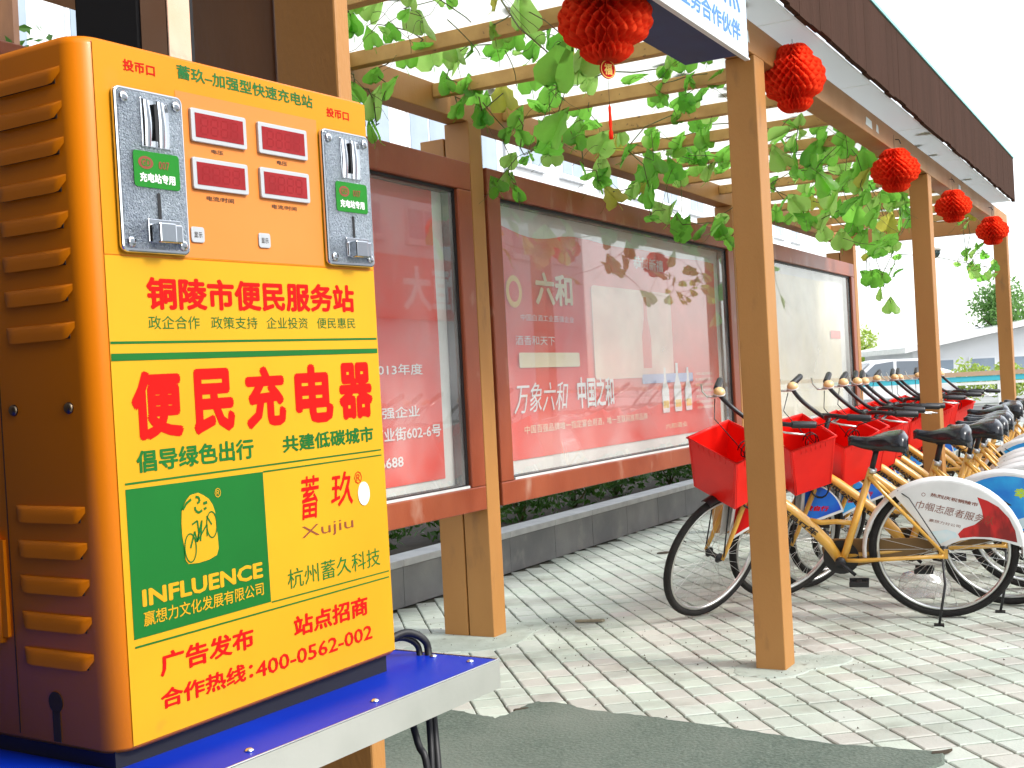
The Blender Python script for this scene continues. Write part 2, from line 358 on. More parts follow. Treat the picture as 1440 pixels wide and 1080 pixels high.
def tint_for(x, y):
    g = trng.uniform(0.90, 1.07)
    p = 0.6 * math.sin(x * 1.7 + 0.6) + math.sin(y * 1.3 - 0.4) * 0.7 + trng.uniform(-0.7, 0.7)
    pink = max(0.0, min(1.0, p - 0.35)) * 0.55 if x > 0.5 else 0.0
    gr = trng.uniform(-0.02, 0.03)
    return (g * (1 + 0.09 * pink), g * (1 - 0.10 * pink + gr), g * (1 - 0.05 * pink))
def tile_geo(mb, cx, cy, cz, rot, tx, ty, e=0.004):
    a = Vector((math.sin(PA + rot), math.cos(PA + rot))); b = Vector((math.cos(PA + rot), -math.sin(PA + rot)))
    hx, hy = 0.0545, 0.0566
    lo = []; hi = []
    for sx, sy in ((-1, -1), (1, -1), (1, 1), (-1, 1)):
        p = a * sx * hx + b * sy * hy; q = a * sx * (hx - e) + b * sy * (hy - e)
        z = cz + tx * sx + ty * sy
        lo.append((cx + p.x, cy + p.y, -0.012)); hi.append((cx + q.x, cy + q.y, z))
    o = []
    for sx, sy in ((-1, -1), (1, -1), (1, 1), (-1, 1)):
        p = a * sx * hx + b * sy * hy; o.append((cx + p.x, cy + p.y, cz + tx * sx + ty * sy - 0.003))
    return mb.add(lo + o + hi, [(8, 11, 10, 9)] + [(k, k + 4, (k + 1) % 4 + 4, (k + 1) % 4) for k in range(4)] + [(k + 4, k + 8, (k + 1) % 4 + 8, (k + 1) % 4 + 4) for k in range(4)])
def add_tint(me, cols):
    ca = me.color_attributes.new('tint', 'FLOAT_COLOR', 'CORNER'); flatc = []
    for p, c in zip(me.polygons, cols): flatc += [c[0], c[1], c[2], 1.0] * len(p.vertices)
    ca.data.foreach_set('color', flatc)
protos = []
for k in range(24):
    mb = MB(); tile_geo(mb, 0, 0, trng.uniform(-0.0012, 0.0012), trng.uniform(-0.02, 0.02), trng.uniform(-.0008, .0008), trng.uniform(-.0008, .0008))
    me = mb.mesh('paving_tile', tile_m); add_tint(me, [tint_for(0.2 + (k % 12) * 0.35, k * 0.7)] * len(me.polygons)); protos.append(me)
for c in cells[:300]:
    o = link('paving_tile', protos[trng.randrange(24)], pave, Matrix.Translation((c[1] + trng.uniform(-.0015, .0015), c[2] + trng.uniform(-.0015, .0015), 0)))
mb = MB(); cols = []
for c in cells[300:]:
    n0 = len(mb.f); tile_geo(mb, c[1] + trng.uniform(-.0015, .0015), c[2] + trng.uniform(-.0015, .0015), trng.uniform(-0.0012, 0.0012), trng.uniform(-.02, .02), trng.uniform(-.0008, .0008), trng.uniform(-.0008, .0008))
    cols += [tint_for(c[1], c[2])] * (len(mb.f) - n0)
me = bpy.data.meshes.new('paving_tiles'); me.from_pydata(mb.v, [], mb.f); me.update(); me.materials.append(tile_m); add_tint(me, cols)
bm = bmesh.new(); bm.from_mesh(me); bmesh.ops.recalc_face_normals(bm, faces=bm.faces); bm.to_mesh(me); bm.free()
tag(link('paving_tiles', me, pave), kind='stuff')

# rough concrete patch laid over the tiles
def rough_edge(P, amp, step, rng):
    out = []
    for (a, b), (c, d) in zip(P, P[1:] + P[:1]):
        n = max(1, int(math.hypot(c - a, d - b) / step))
        for k in range(n):
            t = k / n; out.append((a + (c - a) * t + rng.gauss(0, amp), b + (d - b) * t + rng.gauss(0, amp)))
    return out
prng = random.Random(5)
E_ = rough_edge(CEDGE, 0.006, 0.035, prng)[:-1] if False else rough_edge(CPOLY, 0.004, 0.02, prng)
def slab(name, poly, h, m):
    mb = MB(); n = len(poly); cx = sum(p[0] for p in poly) / n; cy = sum(p[1] for p in poly) / n
    vs = [(x, y, -0.006) for x, y in poly]; ins = []
    for x, y in poly:
        L = math.hypot(x - cx, y - cy) or 1; ins.append((x - (x - cx) / L * 0.012, y - (y - cy) / L * 0.012, h))
    mb.add(vs + ins, [(i, (i + 1) % n, (i + 1) % n + n, i + n) for i in range(n)] + [tuple(range(n, 2 * n))])
    me = bpy.data.meshes.new(name); me.from_pydata(mb.v, [], mb.f); me.update(); me.materials.append(m)
    bm = bmesh.new(); bm.from_mesh(me); bmesh.ops.triangulate(bm, faces=[f for f in bm.faces if len(f.verts) > 4]); bmesh.ops.recalc_face_normals(bm, faces=bm.faces); bm.to_mesh(me); bm.free()
    return tag(link(name, me), kind='structure')
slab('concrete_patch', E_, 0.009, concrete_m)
def blob(cx, cy, rx, ry, rot, n=56, amp=0.12, rng=prng):
    ph = [rng.uniform(0, 6.28) for _ in range(5)]; P = []
    for k in range(n):
        t = 2 * math.pi * k / n; r = 1 + sum(amp / (q + 1) * math.sin((q + 2) * t + ph[q]) for q in range(5)) + rng.gauss(0, 0.012)
        x, y = rx * r * math.cos(t), ry * r * math.sin(t); P.append((cx + x * math.cos(rot) - y * math.sin(rot), cy + x * math.sin(rot) + y * math.cos(rot)))
    return P
slab('post_pad', blob(1.08, 4.97, 0.24, 0.16, 0.4, 110, 0.2), 0.0025, pad_m)
slab('post_pad', blob(-0.24, 5.86, 0.38, 0.26, 0.2, 130, 0.2), 0.0025, pad_m)
gr = random.Random(31); mb = MB()
for _ in range(420):
    x, y = gr.uniform(-0.6, 4.0), gr.uniform(3.9, 9.5)
    if gr.random() < .45: a_ = gr.uniform(0, 6.28); r_ = abs(gr.gauss(0, .35)) + .1; cx_, cy_ = gr.choice(((1.06, 4.98), (-.24, 5.86), (.6, 5.6))); x, y = cx_ + r_ * math.cos(a_), cy_ + r_ * math.sin(a_)
    s = gr.uniform(.003, .009); mb.add([(x, y, .001), (x + s, y + s * gr.uniform(-.4, .4), .0015), (x + s * .6, y + s * .8, .001), (x + s * .4, y + s * .3, .001 + s * .7)], [(0, 1, 3), (1, 2, 3), (2, 0, 3)])
tag(link('grit', mb.mesh('grit', mat('grit_brown', (0.07, 0.055, 0.035), rough=.9))), 'scattered grit and crumbs on the paving around the post bases', None, None, 'stuff')

# ================================================================== PERGOLA
per = thing('pergola', 'brown pergola with frosted roof panes covering the row of yellow bicycles', 'pergola', pg(0, 0, 0))
ZB, ZT = 2.495, 2.6265
def pbox(name, u0, u1, v0, v1, z0, z1, m, parent=per, bevel=0.004, base=(0, 0, 0)):
    mb = MB(); mb.box(u0 - base[0], u1 - base[0], -v1 + base[1], -v0 + base[1], z0 - base[2], z1 - base[2]); return part(name, mb, m, parent, bevel)
UE = 7.86
for u in (0.0, 3.72, 7.73): pbox('post', u, u + 0.13, -0.124, 0.0, 0, ZB, timber)
for u in (0.239, 4.09, 7.90):
    for a, b, z in ((-1.5, -1.5 - .138, ZB), (-1.646, -1.782, 2.43)):
        pbox('post', u, u + 0.12, b, a, 0, z, timber)
    pbox('post_filler', u + 0.02, u + 0.09, -1.6455, -1.6385, 0, 2.40, gap_m, bevel=0)
pbox('front_beam', -5.2, UE, -0.122, -0.002, ZB + 0.001, ZT, timber)
pbox('rear_beam', -5.2, 8.02, -1.63, -1.51, ZB + 0.001, ZT, timber)
pbox('end_beam', 7.74, 7.84, -1.508, -0.124, ZB - 0.02, ZT - 0.004, timber)
pbox('start_beam', -5.1, -5.0, -1.508, -0.124, ZB - 0.02, ZT - 0.004, timber)
k = 0; u = -4.58
while u < 7.6:
    pbox('rafter', u - 0.025, u + 0.025, -1.509, -0.123, 2.556, 2.618, rafter_m, bevel=0.003); u += 0.65
# roof panes: joints every 1.355 m, two rows
rr = random.Random(2)
for i in range(-4, 5):
    a = 0.1 + 1.355 * i + 0.006; b = 0.1 + 1.355 * (i + 1) - 0.006
    b = min(b, 6.93)
    for (v0, v1) in ((-0.70, 0.150), (-1.72, -0.712)):
        pbox('roof_pane', a, b, v0, v1, 2.632 + rr.uniform(0, .002), 2.640, roof_m, bevel=0)
# fascia: boards side by side along the outer edge
u = -5.3
while u < 6.95:
    wv = rr.uniform(0.13, 0.19); e = min(u + wv, 6.97)
    pbox('fascia_board', u + 0.0006, e - 0.0006, 0.153, 0.178 + rr.uniform(-.0004, .0004), 2.640 + rr.uniform(-.008, .008), 3.025, fascia_m, bevel=0.0008); u = e
pbox('fascia_cap', -5.3, 6.98, 0.146, 0.186, 3.026, 3.045, cap_m, bevel=0.002)
pbox('roof_rail', -5.3, 6.97, 0.1532, 0.19, 2.60, 2.6355, cap_m, bevel=0.002) if False else None
# hooks under the beam
for u in (0.5, 2.72, 4.62, 6.62):
    mb = MB(); mb.tube([(u, 0.004, 2.57), (u, -0.02, 2.565), (u, -0.03, 2.54)], 0.003, 6); part('hook', mb, bikeblk_m, per)
# worn stickers on the beam
for u, wd in ((1.95, .16), (2.2, .07), (5.0, .12), (-0.1, .05)):
    flat('worn_sticker', [[(u, 2.535), (u + wd, 2.53), (u + wd - .01, 2.575), (u + .02, 2.58)]], backing_m, per, 0.0005)

# display cases between the rear posts
ZF0, ZF1 = 0.62, 2.29
def display_case(u0, u1, label, kind):
    M = pg(u0, -1.5, ZF0); c = thing('display_case', label, 'display case', M, 'poster display cases between the rear posts')
    W = u1 - u0; Hh = ZF1 - ZF0; t = 0.125; d = 0.15
    for n, b in (('frame_rail', (0, W, Hh - 0.135, Hh)), ('frame_rail', (0, W, 0, 0.115)), ('frame_stile', (0, t, 0.1155, Hh - 0.1355)), ('frame_stile', (W - t, W, 0.1155, Hh - 0.1355))):
        mb = MB(); mb.box(b[0], b[1], 0.0, d, b[2], b[3]); part(n, mb, case_m, c, 0.006)
    x0, x1, z0, z1 = t, W - t, 0.115, Hh - 0.135
    mb = MB(); g = 0.016
    for b in ((x0, x1, z0, z0 + g), (x0, x1, z1 - g, z1), (x0, x0 + g, z0 + g, z1 - g), (x1 - g, x1, z0 + g, z1 - g)): mb.box(b[0] + .001, b[1] - .001, 0.020, 0.088, b[2] + .001, b[3] - .001)
    part('gasket', mb, black_m, c)
    mb = MB(); mb.box(x0 + g + .001, x1 - g - .001, 0.004, 0.012, z0 + .0005, z0 + 0.012); part('sill_strip', mb, cap_stone_m, c)
    mb = MB(); mb.box(x0 + .001, x1 - .001, 0.092, 0.10, z0 + .001, z1 - .001); part('backing', mb, backing_m, c)
    mb = MB(); me = bpy.data.meshes.new('glass'); me.from_pydata([(x0 + g, 0.030, z0 + g), (x1 - g, 0.030, z0 + g), (x1 - g, 0.030, z1 - g), (x0 + g, 0.030, z1 - g)], [], [(0, 1, 2, 3)]); me.update(); me.materials.append(glass); link('glass', me, c)
    return c, (x0, x1, z0, z1)
Y0 = 0.0905
def sheet(c, x0, x1, z0, z1, m, topwave=0.0, seed=1):
    rg = random.Random(seed); n = 40; vs = []; fs = []
    for i in range(n + 1):
        x = x0 + (x1 - x0) * i / n
        sag = topwave * (0.5 + 0.5 * math.sin(i * 0.5 + seed)) * (1 if i < n * .35 else .25)
        for j in range(9):
            z = z0 + (z1 - sag - z0) * j / 8; vs.append((x, Y0 - 0.004 - 0.003 * math.sin(i * 0.9 + j) * (j / 8), z))
    for i in range(n):
        for j in range(8): a = i * 9 + j; fs.append((a, a + 9, a + 10, a + 1))
    mb = MB(); mb.add(vs, fs, True); return part('poster', mb, m, c)

c1, r1 = display_case(-3.45, 0.236, 'brown display case nearest the yellow charging box, red poster with a white right margin', 1)
W1 = 3.686
po = sheet(c1, 0.2, W1 - 0.225, 0.17, 1.53, poster_m, 0.0, 2)
YT = Y0 - 0.012
ox = W1 - 0.225
lettering('荣获2011-2013年度', (ox - 1.0, ox - 0.16, 0.66, 0.71), white_m, po, YT, 0.01)
lettering('全国地产百强企业', (ox - 1.0, ox - 0.20, 0.47, 0.52), white_m, po, YT, 0.01)
lettering('铜陵花开23号商业街602-6号', (ox - 1.1, ox - 0.03, 0.37, 0.43), white_m, po, YT, 0.015)
lettering('0562-99 2886688', (ox - 1.0, ox - 0.35, 0.255, 0.30), white_m, po, YT, 0.015)
c2, r2 = display_case(0.392, 4.083, 'long brown display case in the middle, red poster with three white bottles behind its glass', 2)
W2 = 3.691
po = sheet(c2, 0.15, W2 - 0.22, 0.20, 1.43, poster_m, 0.05, 5)
flat('pale_panel', [rrect(1.30, 2.55, 0.60, 1.16, 0.03)], mat('poster_pink_glare', (0.86, 0.46, 0.36), (0.88, 0.66, 0.52), scale=2.5, rough=.6), po, YT)  # picture print, its pink also standing in for reflections on the glass
flat('blue_band', [rrect(2.0, 2.9, 0.56, 0.62, 0.01)], mat('poster_blue', (0.35, 0.42, 0.72), rough=.6), po, YT - .0004)
flat('tall_bottle_print', [[(2.10 + x, .66 + z) for x, z in [(-.07, 0), (.07, 0), (.075, .2), (.03, .32), (.025, .46), (-.025, .46), (-.03, .32), (-.075, .2)]]], poster_m, po, YT - .0006)
lettering('万象六和', (0.32, 0.92, 0.44, 0.60), white_m, po, YT, 0.0, shear=0.25)
lettering('中国之和', (1.05, 1.55, 0.44, 0.62), white_m, po, YT, 0.02)
lettering('中国百强品牌唯一指定宴会用酒，唯一互联网推荐品牌', (0.40, 2.05, 0.33, 0.375), cream_m, po, YT, 0.0)
lettering('恭贺新禧', (1.95, 2.45, 1.30, 1.38), white_m, po, YT, 0.02)
lettering('六和', (0.60, 1.05, 1.02, 1.20), cream_m, po, YT, 0.03)
flat('emblem', [circ(0.36, 1.08, 0.085)], gold_m, po, YT); flat('emblem_centre', [circ(0.36, 1.08, 0.055)], poster_m, po, YT - .0005)
lettering('中国白酒工业百强企业', (0.42, 1.05, 0.93, 0.965), white_m, po, YT, 0.0)
lettering('酒香和天下', (0.35, 0.8, 0.80, 0.85), white_m, po, YT, 0.0)
flat('cream_band', [rrect(0.38, 1.10, 0.68, 0.76, 0.01)], cream_m, po, YT)
for k, (bx, sc) in enumerate(((2.38, 1.0), (2.60, 1.1), (2.80, 1.0))):
    P = [(-.055, 0), (.055, 0), (.06, .02), (.06, .15), (.02, .22), (.018, .30), (-.018, .30), (-.02, .22), (-.06, .15), (-.06, .02)]
    flat('bottle_print', [[(bx + x * sc, 0.36 + z * sc) for x, z in P]], white_m, po, YT - .0006)
    flat('bottle_band', [rrect(bx - .05 * sc, bx + .05 * sc, 0.39, 0.44, 0.004)], gold_m, po, YT - .001)
for k in range(7): lettering('六和酒业集团有限公司荣誉出品'[k % 3:12 - k % 4], (2.95, 3.30, 0.36 + k * 0.04, 0.38 + k * 0.04), cream_m, po, YT, 0.0)
lettering('六和酒业', (2.35, 2.75, 0.25, 0.285), cream_m, po, YT)
c3, r3 = display_case(4.235, 7.886, 'brown display case farthest along the row, cream sheet standing in for pale reflections on its glass, behind the bicycles', 3)
po = sheet(c3, 0.2, 3.3, 0.18, 1.45, cream_m, 0.0, 4)  # cream sheet puts the washed out glare of this glass into colour
flat('red_band', [rrect(2.9, 3.28, 0.90, 0.98, 0.01)], poster_m, po, YT)

# planter behind the cases
pl = thing('planter_kerb', 'low grey granite planter wall with a pale coping behind the display cases', 'planter', pg(0, -2.42, 0))
u = -6.0; k = 0
while u < 12:
    L = 0.62 + rr.uniform(-.02, .02)
    mb = MB(); mb.box(u + .002, u + L - .002, rr.uniform(0, .002), 0.16, 0, 0.225); part('stone_slab', mb, stone_m, pl, 0.003)
    mb = MB(); mb.box(u + .0015, u + L - .0015, -0.006, 0.17, 0.2265, 0.268); part('coping_stone', mb, cap_stone_m, pl, 0.004)
    u += L
mb = MB(); n = 60
vs = []; fs = []
for i in range(n + 1):
    for j in range(4): vs.append((-6 + 18 * i / n, 0.165 + j * 0.62, 0.16 + rr.uniform(0, .04)))
for i in range(n):
    for j in range(3): a = i * 4 + j; fs.append((a, a + 4, a + 5, a + 1))
mb.add(vs, fs, True); part('soil', mb, soil_m, pl)
def leaf_cloud(n, sx, sy, sz, ls, rng, zc=0.0, flatb=0.3):
    mb = MB()
    for _ in range(n):
        while True:
            a, b, c = rng.uniform(-1, 1), rng.uniform(-1, 1), rng.uniform(-1, 1)
            r = a * a + b * b + c * c
            if 0.15 < r < 1: break
        lump = 0.78 + 0.22 * math.sin(a * 5 + b * 3) * math.cos(c * 4 + a * 2)
        p = Vector((a * sx * lump, b * sy * lump, zc + c * sz * lump))
        d = Vector((rng.uniform(-1, 1), rng.uniform(-1, 1), rng.uniform(-0.6, 1))).normalized(); x = d.orthogonal().normalized(); x.rotate(Matrix.Rotation(rng.uniform(0, 6.28), 3, d)); y = d.cross(x)
        l = ls * rng.uniform(0.6, 1.3); w_ = l * 0.42
        mb.add([p - x * l * .5, p + y * w_ * .5 + d * l * .05, p + x * l * .5, p - y * w_ * .5 + d * l * .05], [(0, 1, 2), (0, 2, 3)])
    return mb
hr = random.Random(12)
LBL = ['the open gap under the first case', 'the rear post nearest the charging box', 'the left end of the middle case', 'the left half of the middle case', 'the middle of the middle case', 'the red basket of the nearest bicycle', 'the right half of the middle case', 'the second rear post', 'the far case, left end', 'the far case, middle', 'the far case, right end', 'the far end of the planter']
for k in range(12):
    u = -2.6 + k * 0.98; Mx = pg(u, -3.05 + hr.uniform(-.08, .08), 0.17)
    t = thing('shrub', 'low dark green leafy shrub in the planter behind ' + LBL[k], 'shrub', Mx, 'shrubs growing in the planter')
    part('foliage', leaf_cloud(900, 0.56, 0.42, 0.36, 0.075, hr, 0.30), shrub_m, t)
    mb = MB()
    for q in range(5): mb.tube([(0, 0, 0), (hr.uniform(-.1, .1), hr.uniform(-.1, .1), .15), (hr.uniform(-.3, .3), hr.uniform(-.25, .25), .42)], [.01, .008, .004], 5)
    part('stem', mb, stem_m, t)

# sign box on the front beam
sg = thing('sign_box', 'pale blue light box sign with blue lettering on the beam above the nearest post', 'sign', pg(-2.83, 0.03, 2.335))
SW, SHt = 2.22, 0.46
mb = MB(); mb.box(0, SW, -0.12, 0.10, 0, SHt); part('housing', mb, signb_m, sg, 0.004)
mb = MB(); mb.box(-0.012, SW + 0.012, -0.135, -0.1205, -0.012, SHt + .012); part('sign_face', mb, signw_m, sg, 0.004)
mb = MB(); mb.box(-0.014, SW + 0.014, -0.139, -0.119, -0.020, -0.013); part('edge_trim', mb, fender_m, sg, 0.002)
lettering('公共自行车服务点', (SW - 1.50, SW - 0.06, 0.125, 0.30), signt_m, sg, -0.136, 0.015)
lettering('铜陵移动指定业务合作伙伴', (SW - 1.24, SW - 0.07, 0.025, 0.095), signt_m, sg, -0.136, 0.02)

# lanterns
def lantern_meshes(seed, squash=1.0):
    rg = random.Random(seed); prof = [(0.0, 0.30), (0.05, 0.50), (0.10, 0.58), (0.17, 0.52), (0.19, 0.60), (0.27, 0.84), (0.38, 0.97), (0.50, 1.0), (0.62, 0.96), (0.73, 0.84), (0.81, 0.66), (0.83, 0.58), (0.85, 0.62), (0.93, 0.57), (1.0, 0.38)]
    def rad(t):
        for (a, ra), (b, rb) in zip(prof, prof[1:]):
            if t <= b: return ra + (rb - ra) * (t - a) / (b - a)
        return prof[-1][1]
    N = 44; H = 42; mb = MB(); Rr = 0.145; Hh = 0.255 * squash
    for i in range(N):
        vs = []; fs = []
        for h in range(H + 1):
            t = h / H; ph = math.sin(2 * math.pi * (t * 7)) * 0.93 * math.pi / N * (1 if i % 2 else -1)
            for q in range(5):
                rr_ = 0.012 + (rad(t) * Rr - 0.012) * q / 4 + (0.004 * math.cos(2 * math.pi * t * 7) if q == 4 else 0)
                a = 2 * math.pi * i / N + ph * (q / 4) + rg.uniform(-.006, .006)
                vs.append((rr_ * math.cos(a), rr_ * math.sin(a), -Hh * (1 - t)))
        for h in range(H):
            for q in range(4): a = h * 5 + q; fs.append((a, a + 1, a + 6, a + 5))
        mb.add(vs, fs, True)
    fill_core = [(max(.01, rad(h / 16) * Rr * .70), -Hh * (1 - h / 16)) for h in range(17)]; mb.lathe(fill_core, (0, 0, 0), 20)  # inner core added to keep the cells from looking dark
    me = mb.mesh('paper_body', lantern_m); return me, Hh
LM, LH = lantern_meshes(1)
def lantern(u, v, z, rz, label, s=1.0, tags=True, sq=(1, 1, 1), tassel=True):
    t = thing('paper_lantern', label, 'lantern', pg(u, v, z, rz), 'red honeycomb paper lanterns hanging from the front beam')
    S = Matrix.Diagonal((s * sq[0], s * sq[1], s * sq[2], 1))
    b = link('paper_body', LM, t, S)
    mb = MB(); mb.tube([(0, 0, -0.01), (0, 0.0, max(0.03, 2.56 - z))], 0.0012, 5); part('cord', mb, bikeblk_m, t)
    zb = -LH * s * sq[2]
    if tags:
        g = thing_part = MB(); mb = MB(); mb.lathe([(0.001, -0.002), (0.029, -0.002), (0.029, 0.002), (0.001, 0.002)], (0, 0, zb - 0.024), 24, 'Y', False)
        tg = part('charm_tag', mb, red_m, t)
        for sgn in (1,):
            flat('gold_ring', [[(x, z_) for x, z_ in circ(0, zb - .024, .0275)]], gold_m, tg, -0.0024)
            flat('red_disc', [circ(0, zb - .024, .0245)], red_m, tg, -0.0027)
            lettering('福', (-.015, .015, zb - .041, zb - .007), gold_m, tg, -0.003, 0.03)
    if tassel:
        mb = MB(); mb.tube([(0, 0, zb - 0.05), (0, 0, zb - 0.135)], 0.0009, 4); part('thread', mb, dark_print, t)
        mb = MB(); mb.lathe([(0.001, zb - .13), (.0045, zb - .14), (.004, zb - .155), (.0055, zb - .19), (.0035, zb - .205), (.007, zb - .215), (.006, zb - .235), (.001, zb - .236)], (0, 0, 0), 10); part('tassel', mb, lantern_m, t)
    return t
lantern(-1.43, -0.012, 2.42, R(-28), 'largest red honeycomb lantern, over the middle case, with gold charm tag and tassel', 0.99)
lantern(0.37, 0.055, 2.60, 0.9, 'crumpled red paper lantern hanging right beside the nearest front post', 0.98, False, (1, .9, 1.12), False)
lantern(2.52, 0.03, 2.475, 0.3, 'red honeycomb lantern hanging just left of the second front post', 0.97, False, tassel=False)
lantern(4.45, 0.04, 2.46, 1.3, 'red honeycomb lantern hanging just right of the second front post', 0.90, False, tassel=False)
lantern(6.45, 0.04, 2.465, 2.1, 'farthest and smallest looking red honeycomb lantern with a gold bead beneath it', 0.95, False, tassel=False)

